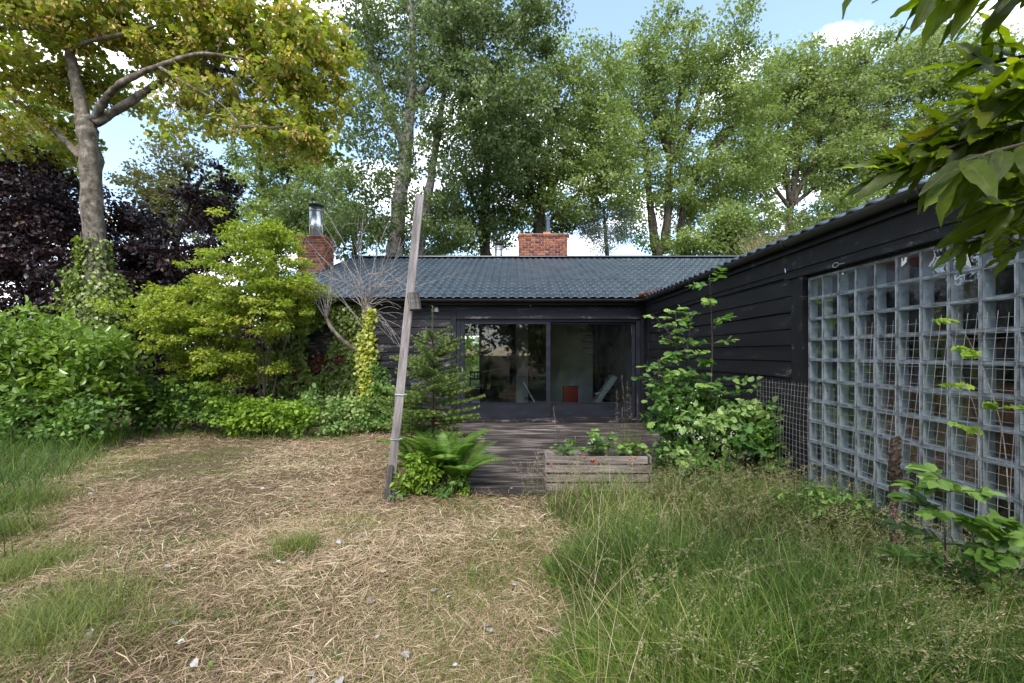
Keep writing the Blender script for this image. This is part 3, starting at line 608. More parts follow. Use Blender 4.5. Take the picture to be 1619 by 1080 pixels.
# ---- chimneys
def chimney(x0, x1, y0, y1, z0, z1, bands=False):
    core = part('chimney', MB().box((x0 + .012, y0 + .012, z0), (x1 - .012, y1 - .012, z1 - .02)), 'mortar', house)
    bh, pitch = .072, .083
    for k, z in enumerate(np.arange(z1 - pitch, max(z0, z1 - 1.12), -pitch)):
        for side in (0, 1, 2):
            (a, b) = (x0, x1) if side == 0 else (y0, y1)
            L = .225; st = a - (L / 2 if k % 2 else 0)
            while st < b - .03:
                p, q = max(st, a) , min(st + L - .011, b); st += L
                if q - p < .03: continue
                m = BR.get(round(q - p, 3))
                if m is None:
                    e = .006; w_ = q - p
                    mm = MB(); v = [(x, y, zz) for (y, i) in ((0, e), (.05, 0)) for x, zz in ((i, i), (w_ - i, i), (w_ - i, bh - i), (i, bh - i))]
                    mm.add(v, [np.array([[0, 1, 2, 3], [1, 0, 4, 5], [2, 1, 5, 6], [3, 2, 6, 7], [0, 3, 7, 4], [7, 6, 5, 4]])]); m = BR[round(q - p, 3)] = mm.mesh('brick', 'brick')
                o = link('brick', m, core); j = abs(R.normal()) * .003; ov = .022 if k == 0 else 0
                if side == 0: o.matrix_basis = Matrix.Translation((p, y0 - j - ov, z))
                elif side == 1: o.matrix_basis = Matrix.Translation((x0 - j - ov, q, z)) @ Matrix.Rotation(-math.pi / 2, 4, 'Z')
                else: o.matrix_basis = Matrix.Translation((x1 + j + ov, p, z)) @ Matrix.Rotation(math.pi / 2, 4, 'Z')
    part('chimney_cap', MB().box((x0 + .01, y0 + .01, z1 - .019), (x1 - .01, y1 - .01, z1 + .012)), 'mortar', house)
    return core
BR = {}
def flue(x, y, z0, z1, r, cap='darkmetal'):
    f = MB(); f.tube([(x, y, z0), (x, y, z1)], r, 24)
    for z in (z0 + (z1 - z0) * .35, z0 + (z1 - z0) * .9): f.tube([(x, y, z), (x, y, z + .02)], r + .008, 24)
    o = part('flue', f, 'metal', house, False)
    for p in o.data.polygons: p.use_smooth = len(p.vertices) == 4
    c = MB(); c.tube([(x, y, z1 + .07), (x, y, z1 + .09), (x, y, z1 + .15)], [r * 1.2, r * 1.2, r * .25], 24)
    for t in (0, 2.1, 4.2): c.tube([(x + r * .9 * math.cos(t), y + r * .9 * math.sin(t), z1 - .03), (x + r * .9 * math.cos(t), y + r * .9 * math.sin(t), z1 + .075)], .012, 5)
    part('flue_cowl', c, cap, o)
chimney(.18, 1.87, 15.2, 15.85, 3.6, 5.68)
chimney(-6.42, -5.60, 13.0, 13.65, 0, 5.03)
flue(-6.0, 13.3, 5.03, 5.93, .185); flue(-.53, 15.5, 4.0, 5.32, .135)
q = MB(); q.box((1.05, 15.4, 5.69), (1.30, 15.62, 5.80)); part('chimney_pot', q, 'terracotta', house)
q = MB(); q.tube([(1.22, 15.5, 5.80), (1.22, 15.5, 6.32)], .072, 14).tube([(1.22, 15.5, 6.22), (1.22, 15.5, 6.34)], .085, 14); part('pot_pipe', q, 'pipe', house)

# downpipe at the ivy corner, lamp on the boards
dp = MB(); dp.tube([(-5.18, WY - .16, .1), (-5.18, WY - .16, 2.3), (-5.18, EY + .0, 2.6)], .05, 12); part('downpipe', dp, 'gutter', house, True)
lp = MB(); lp.tube([(-1.70, WY - .05, 2.44), (-1.70, WY - .05, 2.53)], [.05, .04], 10).box((-1.73, WY - .045, 2.52), (-1.67, WY, 2.55)); part('wall_lamp', lp, 'plastic', house)
lp = MB(); lp.tube([(.37, WY - .055, 2.575), (.37, WY - .10, 2.572)], .016, 8); part('cable_eye', lp, 'plastic', house)

# ------------------------------------------------------------------ deck
deck = thing('wooden_deck', 'weathered grey brown plank deck in front of the sliding door', 'deck', (.8, 7.2, 0))
part('joist', MB().box((-.5, 4.76, -.12), (2.83, 9.5, -.03)), 'oldblock', deck)
pm = {}
y = 4.73; k = 0
while y < 9.50:
    wd = R.uniform(.135, .15); 
    xl = (-.56 if y < 6.1 else -1.30) + R.normal() * .012
    for a, b in (((xl, .9), (.904, 2.86)) if k % 3 == 1 else ((xl, 2.86),)):
        m = MB(); L = b - a; n = 7
        v = []; e = .006
        for i in range(n):
            x = a + L * i / (n - 1); zz = R.normal() * .003; yy = R.normal() * .0025
            for (py_, pz) in ((0, -.03), (0, -e), (e, 0), (wd - e, 0), (wd, -e), (wd, -.03)): v.append((x, y + py_ + yy * (0 < i < n - 1), pz + zz + .012))
        f = [[i * 6 + j, i * 6 + j + 1, i * 6 + j + 7, i * 6 + j + 6] for i in range(n - 1) for j in range(5)]
        m.add(v, [np.array(f), np.array([[0, 5, 4, 3, 2, 1], [(n - 1) * 6 + j for j in range(6)]])])
        part('plank', m, 'deck', deck)
    y += wd + R.uniform(.004, .012); k += 1

# ------------------------------------------------------------------ things in the room
def bar(m, a, b, r, s=6): return m.tube([a, b], r, s)
st = thing('red_stove', 'small red enamelled stove on the floor behind the right door pane', 'stove', (1.55, 11.9, .06))
part('body', MB().box((1.36, 11.8, .14), (1.74, 12.1, .60)), 'red', st); part('top_plate', MB().box((1.33, 11.78, .601), (1.77, 12.12, .625)), 'red', st)
for x in (1.39, 1.71):
    for yy in (11.84, 12.06): part('leg', MB().tube([(x, yy, .061), (x, yy, .14)], .02, 8), 'iron', st)
part('stove_door', MB().box((1.42, 11.785, .2), (1.68, 11.799, .54)), 'red', st)
ws = thing('wood_burner', 'black wood burning stove with flue pipe beside the white pier', 'stove', (.72, 12.6, .06))
part('body', MB().box((.46, 12.4, .2), (1.0, 12.85, 1.2)), 'iron', ws); part('stand', MB().box((.5, 12.44, .061), (.96, 12.8, .2)), 'iron', ws); part('stove_pipe', MB().tube([(.73, 12.62, 1.2), (.73, 12.62, 2.49)], .075, 14), 'iron', ws)
ch = thing('wooden_chair', 'small dark wooden chair standing before the far window', 'chair', (-1.15, 13.2, .06))
for x in (-1.33, -.99):
    part('leg', MB().box((x, 13.30, .061), (x + .035, 13.335, 1.0)), 'iron', ch); part('leg', MB().box((x, 12.98, .061), (x + .035, 13.015, .5)), 'iron', ch)
part('seat', MB().box((-1.34, 12.97, .5), (-.945, 13.34, .53)), 'iron', ch)
for z in (.72, .93): part('back_rail', MB().box((-1.294, 13.305, z), (-.991, 13.33, z + .05)), 'iron', ch)
for x in (-1.2, -1.1): part('back_slat', MB().box((x, 13.307, .77), (x + .025, 13.325, .93)), 'iron', ch)
bm2 = thing('leaning_beam', 'dark beam leaning inside the room beside the far window', 'beam', (-.95, 13.9, .06))
m = MB(); bar(m, (-.98, 13.8, .07), (-.62, 14.3, 1.95), .055, 4); part('beam', m, 'iron', bm2)
tl = thing('white_trestle', 'white folding trestle lounger behind the right door pane', 'lounger', (2.25, 11.2, .06))
m = MB(); m.add([(1.9, 11.0, .08), (2.02, 11.0, .06), (2.62, 11.0, .92), (2.5, 11.0, .98), (1.9, 11.35, .08), (2.02, 11.35, .06), (2.62, 11.35, .92), (2.5, 11.35, .98)], [np.array([[0, 1, 2, 3], [5, 4, 7, 6], [1, 5, 6, 2], [4, 0, 3, 7], [3, 2, 6, 7], [0, 4, 5, 1]])]); part('back_board', m, 'white', tl)
m = MB(); bar(m, (2.3, 11.05, .55), (2.05, 11.05, .5), .03).tube([(2.22, 11.05, .5), (2.24, 11.05, .06)], .02, 6).tube([(2.22, 11.3, .5), (2.24, 11.3, .06)], .02, 6); part('leg', m, 'white', tl)
lb_ = thing('leaning_lath', 'pale lath leaning on the floor behind the left door pane', 'lath', (.4, 11.0, .06))
m = MB(); bar(m, (.25, 11.3, .78), (.66, 10.6, .07), .018, 4); part('lath', m, 'white', lb_)
sp = thing('spiral_stair', 'black spiral stair with curved rail inside the room', 'stair', (2.3, 12.4, .06))
part('pole', MB().tube([(2.35, 12.3, .061), (2.35, 12.3, 2.49)], .05, 10), 'iron', sp)
for k in range(13):
    t = -1.2 + k * .42; z = .25 + k * .18
    a = np.array([2.35, 12.3, z]); d1 = np.array([math.cos(t - .2), math.sin(t - .2), 0]); d2 = np.array([math.cos(t + .2), math.sin(t + .2), 0])
    v = [a, a + d1 * .48, a + d2 * .48]; v += [q - np.array([0, 0, .03]) for q in v]
    m = MB(); m.add(v, [np.array([[0, 1, 2], [5, 4, 3]]), np.array([[0, 3, 4, 1], [1, 4, 5, 2], [2, 5, 3, 0]])]); part('tread', m, 'iron', sp)
m = MB(); m.tube([(2.35 + .5 * math.cos(t), 12.3 + .5 * math.sin(t), min(2.4, .25 + .8 + (t + 1.2) / .42 * .18)) for t in np.linspace(-1.2, 2.2, 24)], .018, 6); part('handrail', m, 'iron', sp)
sb = thing('brown_sideboard', 'orange brown wooden sideboard behind the glass block window', 'sideboard', (3.5, 2.6, .03))
part('carcass', MB().box((3.25, 1.4, .55), (3.75, 3.85, 1.30)), 'brownwood', sb)
for yy in (1.45, 2.55, 3.68):
    part('leg', MB().box((3.30, yy, .031), (3.36, yy + .06, .55)), 'brownwood', sb)
for yy in (1.43, 2.2, 2.98): part('sideboard_door', MB().box((3.23, yy, .59), (3.249, yy + .74, 1.26)), 'brownwood', sb)

# the photographer, mirrored in the door glass
def person():
    e = thing('person', 'person in pale shirt and dark trousers holding up a camera, mirrored in door', 'person', (0, -.42, 0))
    def skin(name, nodes, edges, mat, sub=1):
        me = bpy.data.meshes.new(name); me.from_pydata([n[:3] for n in nodes], edges, []); me.materials.append(M[mat])
        o = link(name, me, e); md = o.modifiers.new('s', 'SKIN'); md.use_smooth_shade = True
        for v, n in zip(me.skin_vertices[0].data, nodes): v.radius = (n[3], n[4] if len(n) > 4 else n[3])
        me.skin_vertices[0].data[0].use_root = True
        o.modifiers.new('u', 'SUBSURF').levels = sub; o.modifiers['u'].render_levels = sub; return o
    y = -.45
    nd = [(0, y, .94, .15, .11), (0, y, 1.16, .14, .105), (0, y, 1.38, .16, .11), (0, y, 1.50, .06), (0, y + .02, 1.58, .055), (0, y + .02, 1.68, .085, .10), (0, y + .02, 1.76, .06)]
    ed = [(0, 1), (1, 2), (2, 3), (3, 4), (4, 5), (5, 6)]
    for s in (-1, 1):
        k = len(nd); nd += [(s * .19, y, 1.42, .062), (s * .27, y + .04, 1.20, .05), (s * .16, y + .21, 1.36, .038), (s * .09, y + .27, 1.49, .032)]
        ed += [(2, k), (k, k + 1), (k + 1, k + 2), (k + 2, k + 3)]
        k = len(nd); nd += [(s * .10, y, .84, .085), (s * .11, y + .02, .48, .062), (s * .12, y, .09, .042), (s * .13, y + .13, .04, .04)]
        ed += [(0, k), (k, k + 1), (k + 1, k + 2), (k + 2, k + 3)]
    b = skin('body', nd, ed, 'skin', 1)
    sh = [(0, y, .92, .17, .125), (0, y, 1.16, .16, .12), (0, y, 1.40, .175, .12), (0, y, 1.475, .09)]
    se = [(0, 1), (1, 2), (2, 3)]
    for s in (-1, 1):
        k = len(sh); sh += [(s * .195, y, 1.42, .075), (s * .27, y + .04, 1.20, .062), (s * .175, y + .19, 1.345, .048)]; se += [(2, k), (k, k + 1), (k + 1, k + 2)]
    skin('shirt', sh, se, 'shirt', 1)
    tr_ = [(0, y, .93, .155, .115)]; te = []
    for s in (-1, 1):
        k = len(tr_); tr_ += [(s * .10, y, .83, .10), (s * .11, y + .02, .48, .075), (s * .12, y, .12, .062)]; te += [(0, k), (k, k + 1), (k + 1, k + 2)]
    skin('trousers', tr_, te, 'dark_cloth', 1)
    hr = MB(); 
    for z, r_, dy in ((1.66, .105, -.02),): 
        for k in range(5): hr.tube([(0, y - .01 + .012 * k, 1.66 + .02 * k), (0, y - .005 + .012 * k, 1.70 + .02 * k)], [.10 - .008 * k, .095 - .01 * k], 14)
    part('hair', hr, 'dark_cloth', e)
    fg = MB()
    for s in (-1, 1):
        for k in range(5): fg.tube([(s * .09, y + .27, 1.485 + .014 * k), (s * .075, y + .325, 1.49 + .014 * k), (s * .05, y + .335, 1.49 + .014 * k)], [.010, .009, .007], 6)
    part('fingers', fg, 'skin', e)
    cm = thing('photo_camera', 'black photo camera held by the person mirrored in the door', 'camera', (0, -.2, 1.45))
    part('camera_body', MB().box((-.07, -.17, 1.47), (.07, -.10, 1.57)), 'iron', cm); part('lens', MB().tube([(0, -.10, 1.52), (0, -.03, 1.52)], .036, 16), 'iron', cm)
person()

# ------------------------------------------------------------------ leaning post
pb = P(615, 786, 4.66); pb[2] = -.05; pt = P(664, 309, 4.74)
post = thing('leaning_post', 'tall silvery grey wooden post leaning towards the house', 'post', (pb[0], pb[1], 0))
def beam(a, b, w1, w2, yaw=.25, e=.006):
    a = np.asarray(a, float); b = np.asarray(b, float); d = unit(b - a); s = unit(np.cross(d, (math.sin(yaw), -math.cos(yaw), 0))); f = np.cross(s, d); m = MB(); v = []
    for t in np.linspace(0, 1, 8):
        c = a + (b - a) * t + R.normal(size=3) * .0015
        for (i, j) in ((-1, -1), (1, -1), (1, 1), (-1, 1)):
            for (k, l) in ((0, 1), (1, 0)) if i * j > 0 else ((1, 0), (0, 1)): v.append(c + s * (i * (w1 - k * e)) + f * (j * (w2 - l * e)))
    n = 8; fq = [[i * n + j, i * n + (j + 1) % n, (i + 1) * n + (j + 1) % n, (i + 1) * n + j] for i in range(7) for j in range(n)]
    m.add(v, [np.array(fq), np.array([list(range(n))[::-1], [7 * n + j for j in range(n)]])]); return m
def bmesh_axis(o, a, b):
    """re-express a world-space mesh in axes along a-b so that wood grain follows the length"""
    d = Vector(b) - Vector(a); q = d.to_track_quat('X', 'Z').to_matrix().to_4x4(); Mx = Matrix.Translation(Vector(a)) @ q
    o.data.transform(Mx.inverted()); o.matrix_basis = Mx; return o
bmesh_axis(part('pole', beam(pb, pt, .045, .04), 'greywood', post), pb, pt)
k0 = P(655, 486, 4.66); bmesh_axis(part('block', beam(P(653, 464, 4.64), P(657, 490, 4.60), .062, .03, .5, .014), 'oldblock', post), P(653, 464, 4.64), P(657, 490, 4.60))
sk = P(612, 792, 4.62); sk[2] = -.05; sk2 = P(617, 735, 4.62)
bmesh_axis(part('stake', beam(sk, sk2, .035, .03), 'oldblock', post), sk, sk2)
for (py_) in (621, 689, 771):
    t = (785 - py_) / (785 - 309.); c = pb + (pt - pb) * t; d = unit(pt - pb)
    b = beam(c - d * .009, c + d * .009, .051, .046); part('band', b, 'strap', post)
    sb_ = MB(); sb_.tube([c + np.array([.05, -.03, 0]), c + np.array([.085, -.035, .004])], .007, 6); part('band_screw', sb_, 'strap', post)

# ------------------------------------------------------------------ slatted planter with strawberries
cr_ = thing('slatted_planter', 'low grey slatted wooden planter standing at the deck front', 'planter', (.92, 4.95, 0))
x0, x1, y0, y1 = .37, 1.47, 4.80, 5.10
def slat(a, b, nm='slat'):
    c = [(a[i] + b[i]) / 2 for i in range(3)]; m = MB().box([a[i] - c[i] for i in range(3)], [b[i] - c[i] for i in range(3)])
    o = part(nm, m, 'crate', cr_); o.matrix_basis = Matrix.Translation(c) @ Matrix.Rotation(R.normal() * .006, 4, 'Y'); return o
for k in range(4):
    z = .02 + k * .100; slat((x0, y0 - .02, z), (x1 + R.normal() * .01, y0, z + .074)); slat((x0, y1, z), (x1, y1 + .02, z + .074))
    slat((x0 - .02, y0 - .01, z), (x0 - .001, y1 + .01, z + .074))
    slat((x1 + .02, y0 - .01, z), (x1 + .04, y1 + .01, z + .074))
for x in (x0 + .03, (x0 + x1) / 2, x1 - .08): slat((x, y0 + .001, .03), (x + .07, y0 + .04, .385), 'upright')
part('soil', MB().box((x0 + .005, y0 + .12, .03), (x1 - .005, y1 - .005, .34)), 'oldblock', cr_)
ct = thing('concrete_trough', 'beige concrete trough half hidden under brambles by the wing wall', 'planter', (2.6, 5.0, 0))
m = MB()
a0 = P(1150, 722, 4.75); wv = [(2.40, 4.88), (2.80, 4.88), (2.80, 5.15), (2.40, 5.15)]
v = [(x + (.03 if x < 2.5 else -.03), y, 0) for x, y in wv] + [(x, y, .42) for x, y in wv] + [(x + (.04 if x < 2.5 else -.04), y + (.04 if y < 4.8 else -.04), .42) for x, y in wv] + [(x + (.04 if x < 2.5 else -.04), y + (.04 if y < 4.8 else -.04), .36) for x, y in wv]
m.add(v, [np.array([[r * 4 + i, r * 4 + (i + 1) % 4, r * 4 + 4 + (i + 1) % 4, r * 4 + 4 + i] for r in range(3) for i in range(4)] + [[12, 13, 14, 15]])]); part('trough', m, 'concrete', ct)

# white garden chair behind the sapling
gc = thing('garden_chair', 'white plastic garden chair almost hidden behind the sapling leaves', 'chair', (2.3, 5.75, 0))
part('seat', MB().box((2.05, 5.55, .42), (2.5, 5.98, .45)), 'plastic', gc)
for x in (2.06, 2.45):
    for yy in (5.56, 5.93): part('leg', MB().tube([(x + .02, yy + .02, .012), (x + .02, yy + .02, .42)], [.022, .03], 8), 'plastic', gc)
for k in range(5): part('back_slat', MB().box((2.07 + k * .087, 5.95, .45), (2.12 + k * .087, 5.98, .90)), 'plastic', gc)
part('top_rail', MB().box((2.05, 5.945, .901), (2.5, 5.985, .97)), 'plastic', gc)
for x in (2.02, 2.49): part('armrest', MB().box((x, 5.55, .64), (x + .05, 5.97, .67)), 'plastic', gc)

# ------------------------------------------------------------------ wire mesh panels and the rotten post
def wiremesh(name, label, x, ya, yb, z1, tilt, pitch=.055):
    e = thing(name, label, 'fence', (x, (ya + yb) / 2, 0), 'wire mesh panels along the wing wall')
    m = MB(); f = lambda y, z: np.array([x + tilt * z + .012 * math.sin(y * 5 + z * 3), y + .004 * math.sin(z * 9), z])
    for y in np.arange(yb, ya + .001, pitch): m.tube([f(y, z) for z in np.linspace(0, z1 * R.uniform(.985, 1.0), 7)], .0016, 4)
    part('upright_wires', m, 'wire', e); m = MB()
    for z in np.arange(.05, z1 + .001, pitch): m.tube([f(y, z) + np.array([.003, 0, 0]) for y in np.linspace(yb - .02, ya + .02, 12)], .0016, 4)
    part('cross_wires', m, 'wire', e)
wiremesh('wire_mesh_panel', 'low wire mesh panel before the black boards beside the glass blocks', 2.80, 5.05, 3.78, 1.24, .01)
wiremesh('wire_mesh_panel', 'taller wire mesh panel leaning before the glass block window', 2.70, 3.62, 1.9, 1.78, .08, .06)
rp = thing('rotten_post', 'short crumbling brown post standing before the glass blocks', 'post', (2.58, 2.98, 0))
rq = path([(2.60, 2.98, -.05, .024), (2.60, 2.98, .3, .026), (2.585, 2.98, .5, .022), (2.605, 2.98, .66, .025), (2.588, 2.97, .78, .034), (2.595, 2.97, .86, .033), (2.60, 2.98, .90, .022), (2.603, 2.98, .95, .026)], 5); m = MB(); m.tube(rq[:, :3] + R.normal(size=(len(rq), 3)) * .003, rq[:, 3], 11, wob=.2); part('stump', m, 'rotten', rp)

# ------------------------------------------------------------------ vegetation
# trees beyond the house
GR = 'poplars beyond the house'
tree('poplar_tree', 'dark poplar with two pale leaning trunks above the roof behind the post', 18,
     [[(622, 420, 29), (630, 340, 26), (640, 250, 21), (650, 150, 16), (652, 60, 11), (640, -80, 6)], [(656, 420, 20, 1), (672, 340, 18, 1), (684, 260, 13, 1), (700, 160, 9, 1), (720, 40, 5, 1)],
      [(643, 235, 18), (612, 170, 15), (590, 90, 11), (575, 0, 7)], [(648, 170, 14), (690, 110, 10), (730, 30, 6)]],
     [(600, 60, 60, 110), (690, 40, 110, 130), (790, 60, 95, 100), (850, 40, 50, 60), (730, 190, 110, 80), (600, 230, 60, 90), (680, 300, 55, 60), (800, 200, 85, 95), (560, 330, 40, 60), (620, 360, 45, 40), (710, 370, 50, 30)], 2.6, 640, 90, .60, .135, 'l_pop_dark', 'bark_pop', group=GR, branch=330)
tree('poplar_tree', 'slim dark poplar rising between the leaning post and the brick chimney', 22,
     [[(768, 420, 18), (766, 340, 16), (772, 240, 13), (780, 120, 8)], [(767, 360, 8), (738, 290, 6), (722, 230, 4)], [(770, 300, 8), (800, 230, 5), (820, 170, 4)]],
     [(770, 270, 60, 80), (745, 340, 70, 50), (800, 170, 70, 80), (700, 350, 40, 40), (830, 280, 55, 70), (770, 375, 60, 25), (800, 330, 50, 40)], 2.4, 330, 90, .62, .14, 'l_pop_dark', 'bark_dark', group=GR)
tree('poplar_tree', 'poplar whose forked trunk shows just above the brick chimney', 21,
     [[(855, 420, 20), (852, 350, 17), (860, 280, 12), (876, 180, 8), (890, 80, 4)], [(853, 345, 14), (835, 280, 11), (822, 200, 7)], [(856, 330, 14), (885, 270, 10), (915, 190, 6)], [(855, 360, 10), (890, 330, 6), (930, 290, 4)]],
     [(880, 140, 60, 65), (850, 250, 70, 70), (925, 200, 55, 65), (900, 290, 70, 40), (940, 130, 45, 55), (930, 260, 50, 45), (870, 340, 60, 35), (960, 230, 45, 60), (975, 300, 40, 45), (910, 340, 40, 30)], 2.4, 430, 90, .62, .14, 'l_pop', 'bark_dark', group=GR)
tree('poplar_tree', 'tall light green poplar with several stems right of the brick chimney', 24,
     [[(1044, 420, 18), (1036, 385, 16), (1028, 320, 11), (1020, 250, 8), (1010, 160, 5)], [(1050, 400, 16), (1056, 330, 13), (1060, 250, 11), (1075, 150, 8), (1090, 50, 4)], [(1062, 260, 14), (1045, 200, 11), (1020, 130, 6)], [(1064, 255, 14), (1090, 200, 11), (1120, 120, 7)], [(1075, 420, 14), (1081, 330, 12), (1120, 250, 8), (1165, 190, 5)], [(1055, 395, 10), (1080, 378, 8), (1090, 350, 5)]],
     [(1060, 90, 75, 65), (1140, 70, 55, 58), (1110, 150, 100, 70), (1010, 130, 50, 70), (1040, 215, 85, 50), (1170, 180, 50, 75), (1150, 260, 70, 50), (1060, 275, 75, 28), (1000, 280, 45, 50), (1110, 345, 60, 40), (1015, 340, 40, 35), (980, 170, 40, 60), (1190, 260, 45, 50), (1090, 300, 60, 40), (1050, 385, 40, 14), (1130, 300, 50, 40), (1200, 130, 30, 40)], 2.8, 640, 90, .66, .155, 'l_pop', 'bark_dark', group=GR, branch=330)
tree('poplar_tree', 'poplar with a fan of bare lower limbs behind the wing roof', 27,
     [[(1246, 420, 14), (1248, 350, 12), (1252, 320, 11), (1262, 220, 9), (1270, 120, 5)], [(1250, 325, 11), (1238, 250, 8), (1228, 180, 5)], [(1252, 322, 11), (1282, 260, 8), (1310, 190, 5)], [(1251, 324, 9), (1262, 260, 7), (1275, 190, 4)], [(1252, 325, 9), (1300, 285, 6), (1340, 240, 4)], [(1250, 330, 8), (1215, 285, 5), (1190, 250, 4)]],
     [(1275, 120, 70, 45), (1240, 190, 70, 60), (1310, 170, 60, 60), (1270, 250, 85, 45), (1200, 270, 45, 45), (1335, 250, 45, 50), (1245, 370, 70, 35), (1190, 340, 40, 45), (1300, 330, 50, 35), (1330, 120, 40, 45), (1210, 160, 45, 50), (1240, 115, 35, 30)], 2.6, 560, 85, .66, .165, 'l_pop_pale', 'bark_dark', group=GR)
tree('poplar_tree', 'broad pale poplar filling the sky above the wing roof', 28,
     [[(1400, 420, 20), (1396, 300, 17), (1402, 200, 10), (1410, 110, 5)], [(1397, 300, 10), (1370, 220, 7), (1350, 150, 4)], [(1398, 290, 10), (1440, 210, 7), (1465, 130, 4)]],
     [(1360, 120, 60, 55), (1430, 105, 65, 60), (1395, 180, 90, 60), (1360, 260, 55, 55), (1440, 260, 70, 60), (1330, 330, 70, 35), (1490, 190, 60, 70), (1380, 330, 70, 40), (1330, 190, 40, 50), (1470, 90, 45, 40), (1310, 260, 40, 40)], 2.8, 640, 85, .68, .165, 'l_pop_pale', 'bark_dark', group=GR)
tree('poplar_tree', 'rightmost poplar, largely behind the hanging laurel leaves', 27,
     [[(1540, 420, 20), (1536, 300, 17), (1545, 200, 10), (1550, 110, 5)], [(1538, 290, 10), (1580, 210, 7), (1610, 140, 4)]],
     [(1500, 95, 50, 45), (1570, 110, 70, 40), (1540, 180, 90, 60), (1600, 240, 70, 70), (1500, 270, 60, 60), (1640, 150, 60, 60)], 2.8, 400, 85, .68, .165, 'l_pop_pale', 'bark_dark', group=GR)
tree('willow_tree', 'small grey green willow beyond the roof right of the chimney', 21, [[(962, 420, 8), (958, 380, 6), (955, 330, 4)]],
     [(950, 375, 40, 30), (975, 350, 30, 35), (930, 350, 25, 25)], 1.3, 90, 90, .5, .13, 'l_grey', 'bark_dark', kind='narrow')
tree('young_tree', 'low light green tree beyond the roof at the wing corner', 20, [[(1130, 430, 8), (1132, 390, 6), (1128, 350, 4)]],
     [(1110, 385, 50, 22), (1170, 380, 40, 30), (1150, 360, 40, 25)], 1.3, 100, 90, .5, .14, 'l_pop', 'bark_dark')
tree('young_tree', 'bushy dark tree low behind the far end of the roof ridge', 22, [[(560, 430, 10), (560, 380, 8), (550, 330, 5)]],
     [(560, 370, 60, 40), (480, 350, 50, 50), (700, 395, 60, 20)], 1.5, 120, 90, .55, .15, 'l_pop_dark', 'bark_dark')
tree('background_tree', 'light green tree behind the steel flue chimney', 25, [[(440, 470, 16), (425, 380, 13), (415, 300, 9), (410, 220, 5)], [(424, 370, 8), (450, 300, 5), (470, 240, 3)]],
     [(420, 250, 55, 50), (470, 260, 45, 65), (400, 320, 60, 50), (470, 350, 50, 45), (520, 300, 45, 70), (440, 200, 40, 35)], 2.5, 260, 90, .6, .16, 'l_pop', 'bark_dark')
tree('background_tree', 'olive brown tree in the gap between the beeches', 26, [[(285, 470, 14), (280, 400, 12), (276, 320, 8), (272, 260, 4)]],
     [(270, 300, 50, 45), (290, 255, 40, 25), (240, 340, 45, 40), (310, 340, 45, 45), (225, 290, 25, 20)], 2.2, 170, 80, .6, .16, 'l_olive', 'bark_dark')
tree('background_tree', 'green tree in the gap behind the sycamore trunk', 22, [[(60, 470, 14), (50, 330, 10), (40, 220, 6)]],
     [(40, 190, 60, 45), (100, 250, 40, 40), (10, 260, 40, 40)], 2.2, 120, 80, .6, .16, 'l_pop', 'bark_dark')
# understorey that closes the far edge of the garden behind the house
for i, (px, w_, hgt, lab, lm) in enumerate(((700, 120, 4.2, 'shrub mass of the far garden edge seen through the room window', 'l_bright'), (980, 120, 3.6, 'shrub mass of the far garden edge behind the middle of the roof', 'l_pop_dark'))):
    c = P(px, 559, 30); e = thing('far_shrub', lab, 'shrub', (c[0], 30, 0)); cen = in_lobe(120, (c[0], 30, hgt * .45), (5.5, 1.2, hgt * .5), 1.0)
    b = MB(); 
    for k in range(5): b.tube([(c[0] + (k - 2) * 1.6, 30, -.1), (c[0] + (k - 2) * 1.7, 30, hgt * .7)], [.08, .02], 5)
    part('stems', b, 'bark_dark', e); lf = MB(); cloud(lf, 'dia', cen, .75, 60, .26); part('crown', lf, lm, e)

# sycamore at the left
Y = 11.0
stems = [[(160, 640, 54), (156, 540, 48), (151, 420, 42), (144, 300, 38), (139, 215, 38), (134, 190, 36)],
         [(136, 200, 27), (122, 140, 22, .1), (112, 90, 18, .1), (98, 50, 13, .2), (70, -20, 11, .2), (50, -140, 6, .3)],
         [(112, 82, 9, .1), (140, 66, 7, -.3), (190, 55, 7, -.7), (250, 40, 4, -1)],
         [(108, 62, 12, .2), (75, 48, 9, .0), (20, 44, 7, -.4), (-60, 40, 4, -.6)],
         [(148, 190, 15), (168, 155, 13, -.2), (195, 130, 12, -.5), (250, 105, 9, -.8), (320, 85, 6, -1.0), (390, 95, 3, -1.2)],
         [(150, 196, 18), (200, 165, 16, .3), (240, 138, 14, .5), (300, 108, 11, .7), (380, 120, 8, .8), (450, 180, 5, .8), (490, 235, 3, .8)],
         [(128, 250, 14), (95, 215, 13, .2), (45, 175, 11, .4), (0, 145, 8, .6), (-70, 110, 5, .8)],
         [(300, 108, 7, .7), (330, 150, 5, .6), (380, 190, 3.5, .5), (430, 225, 2, .5)], [(250, 105, 6, -.8), (290, 130, 4, -1), (350, 165, 3, -1.2), (380, 200, 2, -1.3)]]
lobes = [(60, 20, 110, 75), (190, 30, 110, 60), (320, 45, 100, 55), (430, 60, 90, 70), (510, 80, 45, 75), (470, 150, 60, 70), (490, 215, 38, 50), (30, 120, 70, 50), (130, 130, 90, 45, .9), (330, 120, 80, 28, .5), (30, 210, 60, 45, .8), (240, -90, 330, 70), (350, 175, 70, 25, .3), (420, 205, 40, 30, .2), (60, 190, 40, 30)]
syc, cen = tree('sycamore_tree', 'big sycamore with pale forked trunk and yellowing crown on the left', Y, stems, lobes, 1.7, 800, 44, .37, .12, 'l_syc', 'bark_syc', kind='maple', sides=14, up=.9, branch=420, shell=.9, flat=.5, droop=.45)
ky = MB(); sel = cen[R.random(len(cen)) < .72]; cloud(ky, 'oval', sel - np.array([0, .12, .1]), .3, 28, .078, up=.2, droop=1.2, flat=.6); tag(part('seed_clusters', ky, 'l_key', syc), kind='stuff')
